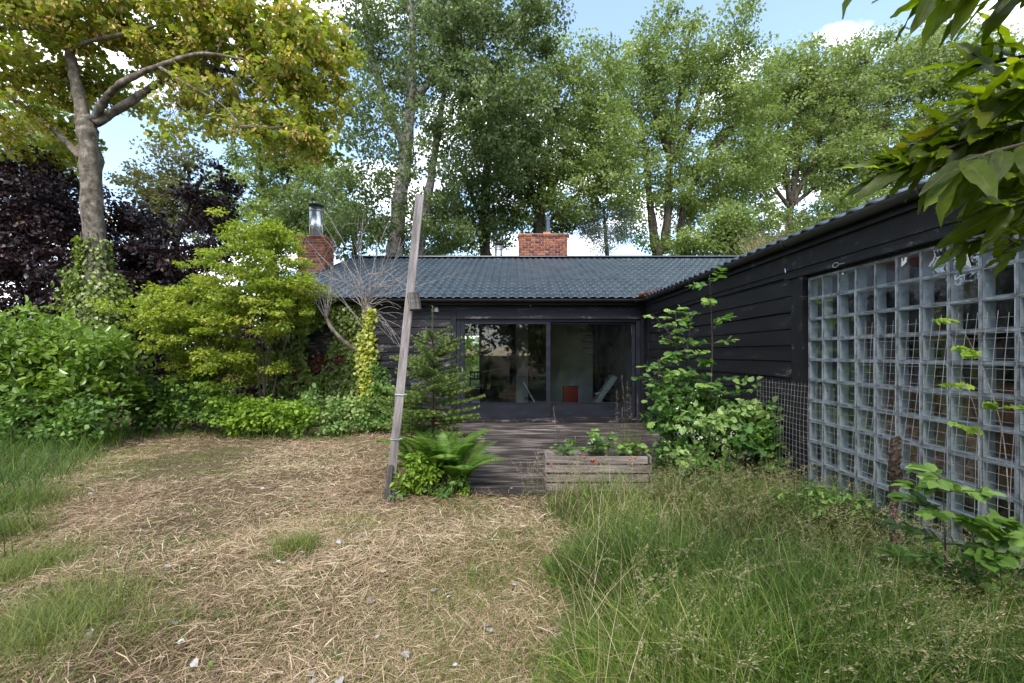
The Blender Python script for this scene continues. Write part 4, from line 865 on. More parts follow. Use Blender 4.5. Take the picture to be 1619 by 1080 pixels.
sp_ = MB(); st2 = MB(); dr = np.array([P(R.uniform(240, 420), R.uniform(140, 225), Y + R.normal() * .6) for _ in range(90)]); cloud(sp_, 'maple', dr, .28, 12, .10, up=.9, droop=.8, flat=.5); part('drooping_sprays', sp_, 'l_syc', syc)
for q in dr: st2.tube(bez(P(R.uniform(230, 420), R.uniform(60, 120), Y + .2), q, R.normal(size=3) * .12, 6), np.linspace(.012, .004, 6), 4, cap=False)
tag(part('fine_twigs', st2, 'bark_syc', syc), kind='stuff')
# ivy on its trunk
iv = thing('trunk_ivy', 'green ivy climbing the lower sycamore trunk', 'ivy', (*P(160, 640, Y)[:2], 0))
pts = []; tp = ppath(stems[0], Y, 10)
for k in range(6500):
    t = R.random() ** .8; py_ = 610 - t * 230; i = int(np.argmin(abs((HY - (tp[:, 2] - EYE) * F / Y) - py_))); a = R.uniform(0, 6.28); rr = tp[i, 3] * (1.1 + abs(R.normal()) * (.55 if py_ > 430 else .15) + .25 * (py_ > 430))
    if py_ < 440 and R.random() < .72 and not (math.cos(a) < -.2): continue
    pts.append((tp[i, 0] + rr * math.cos(a) * 1.15, tp[i, 1] + rr * math.sin(a), EYE + (HY - py_) * Y / F + R.normal() * .05))
pts = np.array(pts); dn = unit(pts - np.array([tp[3, 0], tp[3, 1], 0]) * [1, 1, 0] - pts * [0, 0, 1]); lf = MB()
leaves(lf, 'ivy', pts, unit(dn * .5 + R.normal(size=pts.shape) * .5 + [0, 0, -.9]), dn + R.normal(size=pts.shape) * .35, R.uniform(.06, .11, len(pts))); part('foliage', lf, 'l_ivy', iv)
m = MB()
for a in (3.6, 4.3, 5.2, 5.9): m.tube([(tp[i, 0] + tp[i, 3] * 1.03 * math.cos(a + .2 * math.sin(i)), tp[i, 1] + tp[i, 3] * 1.03 * math.sin(a + .2 * math.sin(i)), tp[i, 2]) for i in range(2, 26, 2)], .018, 5)
part('ivy_stems', m, 'bark_dark', iv)

# copper beeches
tree('copper_beech', 'dark purple beech left of the sycamore trunk', 12.5, [[(50, 640, 22), (52, 500, 18), (48, 380, 11), (45, 290, 5)], [(52, 520, 10), (90, 430, 7), (110, 350, 4)]],
     [(50, 320, 85, 75), (20, 420, 90, 90), (95, 430, 60, 120), (40, 560, 110, 80), (-40, 330, 70, 120), (110, 330, 35, 60), (150, 480, 60, 80)], 1.2, 560, 76, .40, .115, 'l_purple', 'bark_dark', kind='dia', shell=1.2)
tree('copper_beech', 'dark purple beech between the sycamore trunk and the lime shrub', 13.5, [[(270, 640, 20), (265, 500, 17), (275, 400, 11), (310, 300, 6), (335, 270, 3)], [(266, 480, 9), (230, 400, 6), (200, 320, 3)]],
     [(240, 400, 70, 60), (220, 500, 75, 80), (300, 440, 70, 80), (330, 330, 35, 45), (350, 290, 22, 25), (250, 590, 110, 60), (195, 340, 25, 40), (360, 380, 40, 50), (400, 560, 70, 70), (190, 420, 40, 80)], 1.2, 560, 76, .38, .115, 'l_purple', 'bark_dark', kind='dia', shell=1.2)

tree('beech_hedge', 'low dark hedge closing the view behind the two purple beeches', 15.5, [[(200, 650, 14), (205, 560, 10), (200, 500, 5)], [(60, 650, 14), (62, 560, 10), (60, 500, 5)], [(380, 650, 14), (378, 560, 10), (380, 480, 5)]], [(40, 560, 130, 70), (200, 560, 130, 75), (360, 540, 90, 85), (300, 480, 70, 60), (430, 560, 50, 70)], .7, 330, 60, .5, .15, 'l_purple', 'bark_dark', kind='oval', shell=.8)
# shrubs
def shrub(name, label, Y, lobes, depth, nclump, per, clr, lsize, leafm, kind, base_px, nst=5, up=.6, droop=.3, flat=.6, cat='shrub', bark='bark_dark', group=None, r0=.012, branch=150, shell=1.2, rst=.022):
    b = P(base_px, 559, Y); b[2] = 0; e = thing(name, label, cat, b, group); lb = plobes(lobes, Y, depth)
    vol = np.array([r[0] * r[2] for c, r in lb]); cnt = np.maximum(1, (nclump * vol / vol.sum()).astype(int)); cen = np.vstack([in_lobe(n, c, r, shell) for n, (c, r) in zip(cnt, lb)])
    cen = cen[cen[:, 2] > .06]
    m = MB(); nodes = []
    for k in range(nst):
        c, r = lb[k % len(lb)]; tgt = c + R.normal(size=3) * r * .3; tgt[2] = max(tgt[2], .2); q = bez(b + np.append(R.normal(size=2) * .08, -.05), tgt, np.array([0, 0, .15 * np.linalg.norm(tgt - b)]), 7); m.tube(q, np.linspace(rst, rst * .35, 7), 6); nodes += list(q[2:])
    part('stems', m, bark, e); m = MB(); grow(m, nodes, cen[:branch], r0); tag(part('branches', m, bark, e), kind='stuff')
    lf = MB(); cloud(lf, kind, cen, clr * R.uniform(.7, 1.3, len(cen)), per, lsize, up=up, flat=flat, droop=droop); part('foliage', lf, leafm, e)
    return e, cen
shrub('lime_shrub', 'large lime green arching shrub in front of the house corner', 8.4, [(330, 520, 100, 75), (400, 440, 95, 70), (445, 490, 60, 55), (290, 490, 70, 40), (420, 380, 50, 35), (468, 455, 42, 40), (360, 580, 90, 35), (230, 490, 40, 22), (370, 350, 18, 14), (440, 370, 25, 20)], .95, 620, 78, .19, .056, 'l_lime', 'dia', 410, 8, up=1.3, droop=.5, flat=.38, r0=.008, branch=320, shell=1.4)
shrub('laurel_hedge', 'glossy bright green laurel hedge at the left edge of the lawn', 7.6, [(40, 570, 75, 60), (110, 560, 70, 50), (165, 590, 45, 60), (0, 600, 70, 80), (60, 520, 28, 30), (120, 630, 70, 60), (180, 560, 25, 30), (-40, 540, 60, 60)], .7, 420, 34, .22, .10, 'l_laurel', 'oval', 90, 9, up=.8, droop=-.35, flat=.9, cat='hedge', r0=.01, rst=.03)
shrub('bramble', 'tangled bramble along the foot of the laurel hedge', 7.0, [(20, 650, 60, 45), (90, 665, 60, 35), (-20, 700, 50, 50), (150, 660, 40, 40)], .4, 110, 24, .2, .07, 'l_nettle', 'broad', 60, 6, r0=.005, rst=.008)
shrub('nettle_bed', 'dense green nettles below the purple beech', 8.3, [(230, 630, 40, 40), (300, 620, 55, 45), (260, 660, 60, 25), (340, 650, 40, 30)], .4, 190, 24, .17, .072, 'l_nettle', 'broad', 270, 9, cat='plant', r0=.004, rst=.008)
shrub('raspberry_canes', 'bright green bramble canes under the lime shrub', 8.1, [(370, 650, 45, 32), (430, 655, 45, 28), (400, 670, 60, 18), (470, 660, 30, 25)], .3, 170, 26, .15, .062, 'l_bright', 'broad', 400, 8, cat='plant', r0=.004, rst=.007)
shrub('bindweed', 'pale tangled climber at the foot of the ivy wall', 8.4, [(520, 665, 50, 22), (560, 670, 50, 20), (490, 640, 30, 25), (610, 650, 30, 40), (550, 640, 40, 25)], .3, 110, 22, .14, .062, 'l_pale', 'broad', 540, 7, cat='plant', r0=.003, rst=.005)
shrub('leafy_plant', 'upright green plant with pointed top between ivy stem and post', 8.3, [(605, 620, 22, 40), (603, 585, 9, 22), (625, 655, 30, 30), (595, 660, 20, 25)], .2, 90, 22, .11, .06, 'l_nettle', 'broad', 608, 5, cat='plant', r0=.003, rst=.006)

# ivy on the front wall
iv = thing('wall_ivy', 'thick green ivy covering the left end of the boarded wall', 'ivy', (-3.9, WY - .1, 0))
n = 9500; px = R.uniform(428, 606, n); py_ = R.uniform(476, 690, n)
edge = 590 + 10 * np.sin(py_ * .06) + 6 * np.sin(py_ * .17) - np.where(py_ < 560, (560 - py_) * .05, 0)
hole = (((px - 505) / (17 + 3 * np.sin(py_ * .3)))**2 + ((py_ - 556) / 36)**2 < 1) | (((px - 523) / 10)**2 + ((py_ - 528) / 18)**2 < 1)
keep = (px < edge) & ~hole & ~((py_ < 500) & (px < 470)) & ~((py_ > 590) & (R.random(n) < .0))
px, py_ = px[keep], py_[keep]; thick = .05 + .16 * (.5 + .5 * np.sin(px * .07 + 1) * np.cos(py_ * .05)) + np.maximum(0, (py_ - 600) / 90) * .22
Yv = WY - .05 - R.random(len(px)) * thick
pos = np.stack([(px - CX) / F * WY, Yv, EYE + (HY - py_) / F * WY], -1); pos = pos[pos[:, 2] > .02]; k = len(pos)
lf = MB(); nn = R.normal(size=(k, 3)) * .45 + [0, -1, .5]; patch = .5 + .35 * np.sin(pos[:, 0] * 3.1) * np.sin(pos[:, 2] * 3.7 + 1)
leaves(lf, 'ivy', pos, R.normal(size=(k, 3)) * .5 + [0, -.25, -.9], nn, R.uniform(.055, .10, k), np.clip(patch * .6 + R.random(k) * .45, 0, 1)); part('foliage', lf, 'l_ivy', iv)
m = MB()
for x in np.linspace(-5.1, -3.0, 14):
    q = [(x + .12 * math.sin(z * 2.1 + x * 5) + .1 * R.normal() * z * .3, WY - .045, z) for z in np.linspace(0, R.uniform(1.4, 2.4), 9)]; m.tube(q, np.linspace(.016, .005, 9), 5)
part('ivy_stems', m, 'bark_dark', iv)
lf = MB(); pos = np.array([P(*q, WY - .12) for q in zip(R.normal(508, 9, 150), R.normal(575, 9, 150))] + [P(*q, WY - .16) for q in zip(R.normal(470, 5, 40), R.normal(590, 7, 40))] + [P(*q, WY - .16) for q in zip(R.normal(536, 4, 30), R.normal(566, 5, 30))]); k = len(pos)
leaves(lf, 'ivy', pos, R.normal(size=(k, 3)) + [0, -.2, -.6], R.normal(size=(k, 3)) * .6 + [0, -1, .2], R.uniform(.05, .09, k)); part('withered_leaves', lf, 'l_dead', iv)

# bare shrub with golden ivy
bs = thing('bare_shrub', 'leafless twiggy shrub with golden ivy up its stem', 'shrub', (*P(583, 559, 8.7)[:2], 0))
m = MB(); pp = ppath([(587, 700, 15), (586, 620, 14), (580, 560, 13), (583, 500, 12), (581, 470, 10)], 8.7); m.tube(pp[:, :3], pp[:, 3], 9, wob=.08)
p2 = ppath([(580, 560, 9), (550, 545, 7, -.1), (525, 520, 6, -.2), (515, 500, 5, -.2)], 8.7); m.tube(p2[:, :3], p2[:, 3], 7); part('trunk', m, 'bark_syc', bs)
m = MB()
for k in range(44):
    s0 = P(581 + R.normal() * 4, 482 + R.normal() * 20, 8.7) if k < 34 else P(516, 503, 8.5)
    a = R.uniform(-1.15, 1.25) * (1 if k < 34 else .5); L = R.uniform(60, 165) * (1 if k < 34 else .7)
    tx, ty = 581 + L * math.sin(a), 478 - L * math.cos(a) * .98
    if k >= 34: tx, ty = 516 + L * .5 * math.sin(a) - 8, 503 - L * .9
    s1 = P(tx, ty, 8.7 + R.normal() * .35); q = bez(s0, s1, R.normal(size=3) * .12 + np.array([0, 0, -.04]), 7); m.tube(q, np.linspace(R.uniform(.006, .012), .003, 7), 5, cap=False)
    for j in range(2):
        i = R.integers(2, 6); d = unit(q[i] - q[i - 1]) + R.normal(size=3) * .55; L2 = R.uniform(.15, .5); m.tube(bez(q[i], q[i] + unit(d) * L2, R.normal(size=3) * .04, 5), np.linspace(.005, .0025, 5), 4, cap=False)
for k in range(16):
    s0 = P(583, 500 + R.normal() * 10, 8.65); s1 = P(R.uniform(600, 665), R.uniform(480, 560), 8.5); m.tube(bez(s0, s1, np.array([0, 0, .25 + R.normal() * .1]), 8), np.linspace(.006, .0025, 8), 4, cap=False)
part('twigs', m, 'twig', bs)
n = 1150; py_ = R.uniform(490, 640, n); cx_ = np.interp(py_, [490, 560, 640], [586, 578, 583]); wd_ = np.interp(py_, [490, 520, 560, 600, 650], [7, 7, 12, 9, 6]); px = cx_ + R.normal(size=n) * wd_ * .62
keep = ~((py_ < 530) & (px < cx_ - 2)) | (R.random(n) < .25); px, py_ = px[keep], py_[keep]; n = len(px)
pos = np.stack([(px - CX) / F * 8.6, 8.6 - R.random(n) * .12, EYE + (HY - py_) / F * 8.6], -1); lf = MB(); leaves(lf, 'ivy', pos, R.normal(size=(n, 3)) * .6 + [0, -.2, -.8], R.normal(size=(n, 3)) * .5 + [0, -1, .5], R.uniform(.05, .095, n)); part('golden_ivy', lf, 'l_ivygold', bs)

# young spruce
def spruce(base, H, W_, label):
    e = thing('spruce_sapling', label, 'tree', (*base[:2], 0)); m = MB(); m.tube([base + np.array([0, 0, z]) for z in np.linspace(-.05, H, 10)], np.linspace(.032, .006, 10), 7); part('trunk', m, 'bark_dark', e)
    br = MB(); nd = MB(); P_, D_, S_, T_ = [], [], [], []
    def needles(a, b, dens=760, tip=.5):
        L = np.linalg.norm(b - a); n = max(8, int(L * dens)); t = R.random(n)[:, None]; d = unit(b - a); side = rdir(n); side = unit(side - (side @ d)[:, None] * d); side[:, 2] += .35
        P_.append(a + (b - a) * t); D_.append(unit(side + d * .75)); S_.append(R.uniform(.022, .036, n)); T_.append(np.clip(R.random(n) * .55 + tip * (t[:, 0] > .75), 0, 1))
    needles(base + np.array([0, 0, H * .84]), base + np.array([0, 0, H]), 420, .6)
    for z in np.concatenate([np.arange(.12, H * .74, .085), [H * .80]]):
        n = 7 if z < H * .7 else 5; f = (1 - z / H); L = (W_ * f ** .72 + .04) * (.8 if z < .3 else 1) 
        for k in range(n):
            a = R.uniform(0, 6.28); l = L * R.uniform(.72, 1.12); s = base + np.array([0, 0, z + R.normal() * .025]); en = s + np.array([math.cos(a) * l, math.sin(a) * l, l * (.16 + .55 * (z / H) ** 2) - .10 * (1 - z / H)])
            q = bez(s, en, np.array([0, 0, -.06 * l]), 6); br.tube(q, np.linspace(.008, .003, 6), 4, cap=False)
            for i in range(1, 5): needles(q[i], q[i + 1])
            for i in range(1, 6):
                for sd_ in (-1, 1):
                    dd = unit(q[i] - q[i - 1]); pr = np.array([-dd[1], dd[0], 0]); ll = l * .42 * (1 - i / 7.5) * R.uniform(.7, 1.2)
                    if ll < .04: continue
                    b = q[i] + (dd * .75 + pr * sd_ * .75 + np.array([0, 0, .08])) * ll; br.tube([q[i], b], [.004, .002], 3, cap=False); needles(q[i], b)
    part('branches', br, 'bark_dark', e); p, d, s, t = map(np.concatenate, (P_, D_, S_, T_)); leaves(nd, 'needle', p, d, R.normal(size=p.shape), s, t); part('needles', nd, 'l_spruce', e)
sb0 = P(684, 559, 5.55); sb0[2] = 0
spruce(sb0, 2.12, .76, 'young green spruce beside the left edge of the deck')

# ferns
def fern(base, label, nf, L, seed, lean=(0, 0)):
    e = thing('fern', label, 'fern', (*base[:2], 0)); ra = MB(); lf = MB()
    for k in range(nf):
        a = 6.28 * k / nf + R.normal() * .25; l = L * R.uniform(.75, 1.1); d = np.array([math.cos(a) + lean[0], math.sin(a) + lean[1], 0]); s = np.array(base, float)
        q = bez(s, s + d * l * .62 + np.array([0, 0, l * R.uniform(.45, .75)]), np.array([-d[0] * .12, -d[1] * .12, l * .32]), 16); ra.tube(q, np.linspace(.004, .0015, 16), 4, cap=False)
        t = np.linspace(.14, .985, 34); idx = t * 15; i = np.minimum(idx.astype(int), 14); pp = q[i] + (q[i + 1] - q[i]) * (idx - i)[:, None]; tg = unit(q[i + 1] - q[i]); sdv = unit(np.cross(tg, (0, 0, 1.0))); up_ = np.cross(sdv, tg)
        sz = l * .19 * np.sin(np.pi * np.clip(t * .92 + .08, 0, 1)) ** .7 + .008; tone = np.clip(R.normal(.5, .2), 0, 1)
        for sg in (-1, 1): leaves(lf, 'pinna', pp, sdv * sg + tg * .35 - up_ * .15, up_ + R.normal(size=pp.shape) * .12, sz, np.clip(tone + R.normal(size=34) * .12, 0, 1))
    part('rachis', ra, 'l_fern', e); part('fronds', lf, 'l_fern', e)
fern(P(702, 559, 5.0) * [1, 1, 0], 'large arching fern at the deck edge beside the spruce', 18, .95, 1)
fern(P(725, 559, 4.85) * [1, 1, 0], 'smaller fern leaning over the deck boards', 12, .80, 2, (.25, 0))
fern(P(665, 559, 5.1) * [1, 1, 0], 'fern half hidden behind the bright shrub at the post', 10, .8, 3)
shrub('bright_shrub', 'small bright yellow green shrub at the foot of the leaning post', 4.72, [(655, 728, 16, 20), (678, 745, 18, 18), (640, 755, 12, 20), (660, 768, 24, 14), (735, 768, 10, 10)], .12, 75, 14, .07, .05, 'l_bright', 'oval', 668, 7, r0=.003, rst=.006, up=.8)
shrub('ground_weed', 'low leafy weeds between the post and the deck', 4.68, [(700, 775, 40, 10), (640, 778, 22, 8), (720, 760, 16, 12)], .2, 60, 12, .08, .045, 'l_nettle', 'oval', 700, 4, cat='plant', r0=.002, rst=.004)

# sapling at the corner, with tall leader
def sapling(name, label, stems, leafm, kind, lsize, every, bark='bark_dark', pinn=True, rr=.012, lat=(.15, .42), nyb=.35):
    b0 = np.array(stems[0][0], float); e = thing(name, label, 'tree' if 'sapling' in name else 'plant', (b0[0], b0[1], 0)); m = MB(); lf = MB()
    for st_ in stems:
        q = path([(*p, 0) for p in st_], 8)[:, :3]; n = len(q); m.tube(q, np.linspace(rr, rr * .3, n), 6)
        for i in range(int(n * .12), n, every):
            for _ in range(2):
                a = R.uniform(0, 6.28); f = 1 - .55 * i / n; l = R.uniform(*lat) * f + .06; d = np.array([math.cos(a), math.sin(a), R.uniform(.0, .5)]); t = bez(q[i], q[i] + d * l, np.array([0, 0, .12 * l]), 6); m.tube(t, np.linspace(.004, .0018, 6), 4, cap=False)
                tone = np.clip(.15 + .65 * i / n + R.normal() * .18, 0, 1)
                for j in range(1, 6):
                    tg = unit(t[j] - t[j - 1]); sd_ = unit(np.cross(tg, (0, 0, 1.0)))
                    for sg in (-1, 1): leaves(lf, kind, t[j][None], (sd_ * sg * .8 + tg * .7 + R.normal(size=3) * .25 + [0, 0, -.15])[None], (R.normal(size=3) * .5 + [0, -nyb, 1])[None], lsize * R.uniform(.7, 1.2), np.clip([tone + R.normal() * .12], 0, 1))
                leaves(lf, kind, t[-1][None], tg[None], (R.normal(size=3) * .3 + [0, 0, 1])[None], lsize, np.clip([tone + .1], 0, 1))
    part('stems', m, bark, e); part('foliage', lf, leafm, e); return e
Z3 = lambda px, py, Y: P(px, py, Y)
B0 = P(1100, 559, 5.3) * [1, 1, 0]
sapling('oak_sapling', 'tall lobed leaved sapling in front of the wing wall', [[B0, Z3(1118, 680, 5.3), Z3(1126, 560, 5.3), Z3(1122, 435, 5.3)], [B0 + [-.05, .05, 0], Z3(1090, 680, 5.4), Z3(1085, 580, 5.4), Z3(1095, 490, 5.4)], [B0 + [-.1, 0, 0], Z3(1062, 690, 5.3), Z3(1050, 620, 5.3), Z3(1040, 565, 5.2)], [B0 + [.05, 0, 0], Z3(1140, 700, 5.3), Z3(1130, 640, 5.2), Z3(1100, 590, 5.1)]], 'l_oak', 'lobed', .105, 2)
sapling('pale_sapling', 'slim pale leaved shoot left of the tall sapling', [[B0 + [-.15, .1, 0], Z3(1075, 640, 5.45), Z3(1072, 560, 5.45), Z3(1068, 490, 5.45)], [Z3(1074, 570, 5.45), Z3(1060, 530, 5.42), Z3(1030, 495, 5.4)]], 'l_pale', 'oval', .075, 3, lat=(.05, .16), rr=.008)
shrub('oak_undergrowth', 'dark dense leaves filling the base of the sapling', 5.2, [(1050, 640, 30, 50), (1080, 690, 45, 60), (1110, 640, 40, 60), (1060, 740, 45, 35), (1140, 700, 45, 40), (1120, 740, 60, 30)], .28, 190, 13, .12, .085, 'l_oak', 'lobed', 1085, 8, cat='plant', r0=.003, rst=.008)
shrub('bramble', 'pale round leaved bramble in front of the wire mesh by the boards', 4.9, [(1170, 650, 45, 25), (1110, 670, 45, 30), (1210, 660, 40, 35), (1090, 720, 40, 25), (1150, 700, 50, 25), (1230, 720, 30, 30), (1190, 610, 15, 12)], .25, 120, 9, .12, .07, 'l_pale', 'broad', 1170, 9, cat='plant', r0=.003, rst=.005)
shrub('wild_currant', 'deep green lobed bush beside the concrete trough', 4.75, [(1240, 720, 45, 35), (1235, 765, 30, 25), (1120, 755, 40, 28), (1270, 740, 25, 25), (1190, 690, 40, 25), (1160, 775, 45, 14)], .22, 190, 12, .11, .07, 'l_oak', 'maple', 1230, 6, cat='plant', r0=.003, rst=.005)
bl = MB(); e = thing('blossom_spray', 'tiny white blossoms scattered among the bramble leaves', 'flowers', (*P(1110, 559, 4.65)[:2], 0)); q0 = P(1110, 559, 4.7) * [1, 1, 0]
m = MB(); pts = np.array([P(R.normal(1105, 32), R.normal(685, 28), 4.66 + R.normal() * .05) for _ in range(40)])
for p_ in pts[::6]: m.tube(bez(q0, p_, np.array([0, 0, .1]), 5), .0025, 4, cap=False)
part('stems', m, 'l_nettle', e); cloud(bl, 'dia', pts, .03, 4, .016); tag(part('petals', bl, 'l_flower', e), kind='stuff')

# vines and plants in front of the glass blocks
sapling('elder_shoot', 'young shoot with large leaves rising from the grass before the glass blocks', [[P(1497, 559, 2.25) * [1, 1, 0], Z3(1494, 860, 2.25), Z3(1492, 790, 2.25), Z3(1490, 752, 2.25)]], 'l_nettle', 'oval', .085, 5, lat=(.08, .2), rr=.006, nyb=.6)
sapling('elder_shoot', 'low shoot with wide drooping leaves at the right end of the glass blocks', [[P(1590, 559, 2.2) * [1, 1, 0], Z3(1580, 880, 2.2), Z3(1570, 840, 2.2)], [P(1540, 559, 2.2) * [1, 1, 0], Z3(1540, 870, 2.2), Z3(1530, 820, 2.2)]], 'l_nettle', 'broad', .085, 6, lat=(.08, .2), rr=.005)
sapling('vine', 'thin lobed vine climbing the wire mesh at the right edge', [[P(1600, 559, 2.45) * [1, 1, 0], Z3(1590, 720, 2.45), Z3(1560, 600, 2.45), Z3(1535, 545, 2.45), Z3(1510, 500, 2.45)], [P(1560, 559, 2.5) * [1, 1, 0], Z3(1550, 740, 2.5), Z3(1545, 660, 2.5), Z3(1520, 590, 2.5)]], 'l_bright', 'maple', .040, 9, lat=(.03, .10), rr=.003, bark='twig', nyb=1.6)
def whorl(base, label, n, L, mat):
    e = thing('broadleaf_weed', label, 'plant', (*base[:2], 0)); m = MB(); top = np.array(base) + [0, 0, .34]; m.tube([base, top], [.005, .004], 5); part('stem', m, 'l_nettle', e)
    for k in range(n):
        a = 6.28 * k / n + R.normal() * .15; lf = MB(); leaves(lf, 'oval', top[None], np.array([[math.cos(a), math.sin(a), .15]]), np.array([[0, 0, 1.]]) + R.normal(size=(1, 3)) * .1, L * R.uniform(.8, 1.15)); part('leaf', lf, mat, e)
whorl(P(1425, 559, 2.55) * [1, 1, 0], 'weed with a whorl of broad oval leaves in the tall grass', 8, .15, 'l_nettle')
whorl(P(1530, 559, 2.35) * [1, 1, 0], 'second broad leaved weed nearer the right edge', 7, .15, 'l_nettle')

shrub('wall_weeds', 'tangle of leafy weeds along the foot of the glass block window', 3.3, [(1330, 800, 70, 30), (1430, 825, 70, 30), (1270, 785, 40, 24)], .25, 60, 12, .09, .042, 'l_nettle', 'oval', 1360, 8, cat='weeds', r0=.002, rst=.004)
shrub('wall_weeds', 'leafy weeds at the right end of the glass block window', 2.35, [(1560, 890, 70, 30), (1480, 900, 60, 24), (1600, 850, 30, 20)], .2, 34, 9, .09, .045, 'l_nettle', 'oval', 1540, 7, cat='weeds', r0=.002, rst=.004)
# strawberries in the planter
sw = thing('strawberry_plants', 'strawberry plants with red fruit growing in the slatted planter', 'plant', (.92, 4.97, .34)); lf = MB(); m = MB(); be = MB(); fl = MB()
for k in range(60):
    b = np.array([R.uniform(.45, 1.42), R.uniform(4.93, 5.06), .33]); t = b + [R.normal() * .08, R.normal() * .07 - .03, R.uniform(.06, .24) * (1.25 if .75 < b[0] < 1.2 else .75)]; m.tube(bez(b, t, [0, 0, .04], 5), .0025, 4, cap=False)
    for a in (0, 2.1, 4.2): leaves(lf, 'broad', t[None], np.array([[math.cos(a + k), math.sin(a + k), .1]]), np.array([[0, -.5, .8]]) + R.normal(size=(1, 3)) * .45, R.uniform(.045, .08))
for k in range(9): c = np.array([R.choice([.42, .72, .84, .9, 1.3]) + R.normal() * .03, 4.765 + R.normal() * .008, R.uniform(.31, .40)]); be.tube([c + [0, 0, .012], c + [0, 0, .004], c - [0, 0, .012]], [.004, .010, .003], 7)
for k in range(5): c = np.array([R.uniform(.8, 1.15), 4.9, R.uniform(.50, .56)]); cloud(fl, 'dia', c[None], .012, 6, .018)
tag(part('stalks', m, 'l_nettle', sw), kind='stuff'); part('foliage', lf, 'l_nettle', sw); tag(part('fruit', be, 'l_berry', sw), kind='stuff'); tag(part('flowers', fl, 'l_flower', sw), kind='stuff')
# dry plant on the wing roof, debris in the valley
e = thing('roof_weed', 'dry brown green weed tuft growing on the wing roof edge', 'plant', (2.95, 5.9, 2.75)); m = MB(); lf = MB()
c = P(1212, 396, 5.35)
for k in range(150):
    t = c + np.array([R.normal() * .16, R.normal() * .2, R.uniform(.05, .22)]); b = c + (t - c) * [.6, .6, 0] + [0, 0, -.07]; m.tube([b, t], [.002, .001], 3, cap=False)
    cloud(lf, 'dia', t[None], .04, 5, .022)
part('stems', m, 'l_straw', e); part('foliage', lf, 'l_olive', e)
lf = MB(); n = 420; t = R.random(n) ** 1.5; pos = np.stack([EX - .03 + t * .22 + R.normal(size=n) * .04, EY - .05 + t * .16 + R.normal(size=n) * .05 - t * .9 * (R.random(n) < .5), EZ + .02 + t * .04 + R.random(n) * .045], -1); leaves(lf, 'dia', pos, rdir(n), R.normal(size=(n, 3)) * .5 + [0, 0, 1], .05)
o = lf.build('leaf_litter', 'l_dead'); tag(o, 'brown leaf litter caught in the roof valley gutter', 'leaf litter', kind='stuff')

# ------------------------------------------------------------------ hanging laurel branch, close to the camera
def bigleaf(L=.17, wd=.062, bend=.25, cup=.25):
    m = bpy.data.meshes.new('leaf'); nu, nv = 9, 5; v = []; rib = []
    for i in range(nu):
        u = i / (nu - 1); hw = wd / 2 * (math.sin(math.pi * min(1, u ** .82)) ** .72 if 0 < u < 1 else .02)
        for j in range(nv):
            s = (j / (nv - 1) - .5) * 2; v.append((u * L, s * hw, -bend * L * u * u * .6 + cup * abs(s) * hw + .004 * math.sin(u * 19 + j))); rib.append(abs(s) if 0 < i < nu - 1 else 0)
    f = [[i * nv + j, (i + 1) * nv + j, (i + 1) * nv + j + 1, i * nv + j + 1] for i in range(nu - 1) for j in range(nv - 1)]
    m.from_pydata(v, [], f); a = m.attributes.new('rib', 'FLOAT', 'POINT'); a.data.foreach_set('value', rib); m.materials.append(M['l_big'])
    m.polygons.foreach_set('use_smooth', [True] * len(f)); m.update(); return m
BL = [bigleaf(.15, .042, .3), bigleaf(.135, .040, .15, .35), bigleaf(.165, .044, .45, .2), bigleaf(.10, .032, .2, .3)]
lr = thing('laurel_branch', 'laurel branches with big glossy leaves hanging in at the top corner', 'branch', (2.05, 1.0, 0))
m = MB(); root = np.array([2.05, 1.0, 0]); trunk = path([(2.05, 1.0, -.05, .035), (2.1, 1.05, .8, .03), (2.0, 1.1, 1.6, .024), (1.85, 1.15, 2.3, .016)], 8); m.tube(trunk[:, :3], trunk[:, 3], 8)
def twig(src, end, Y, leavesn, spread, down, lsel=None, sc_=1.0, face=-1):
    a = trunk[src, :3]; b = P(*end, Y); q = bez(a, b, np.array([0, 0, .12]), 10); m.tube(q, np.linspace(.009, .0035, 10), 6, cap=False)
    ax = unit(np.array([-1.0, R.normal() * .25, R.normal() * .2 + .05]))
    for k in range(leavesn):
        i = 9 - (k // 3) * .55; i0 = int(i); p = q[i0] + (q[min(9, i0 + 1)] - q[i0]) * (i - i0)
        ang = k * 2.4 + R.normal() * .3; s1 = unit(np.cross(ax, (0, 0, 1.0))); s2 = np.cross(s1, ax)
        d = unit(ax * R.uniform(.5, 1.1) + (s1 * math.cos(ang) + s2 * math.sin(ang)) * spread + np.array([0, 0, -down]) + R.normal(size=3) * .12)
        o = link('leaf', BL[R.integers(0, 4) if lsel is None else lsel], lr)
        x = Vector(d); up_ = Vector((R.normal() * .45, R.normal() * .45 - .55, 1)); z = (up_ - x * up_.dot(x)).normalized(); y_ = z.cross(x); s = R.uniform(.8, 1.1) * sc_
        o.matrix_basis = Matrix(((x.x * s, y_.x * s, z.x * s, p[0]), (x.y * s, y_.y * s, z.y * s, p[1]), (x.z * s, y_.z * s, z.z * s, p[2]), (0, 0, 0, 1)))
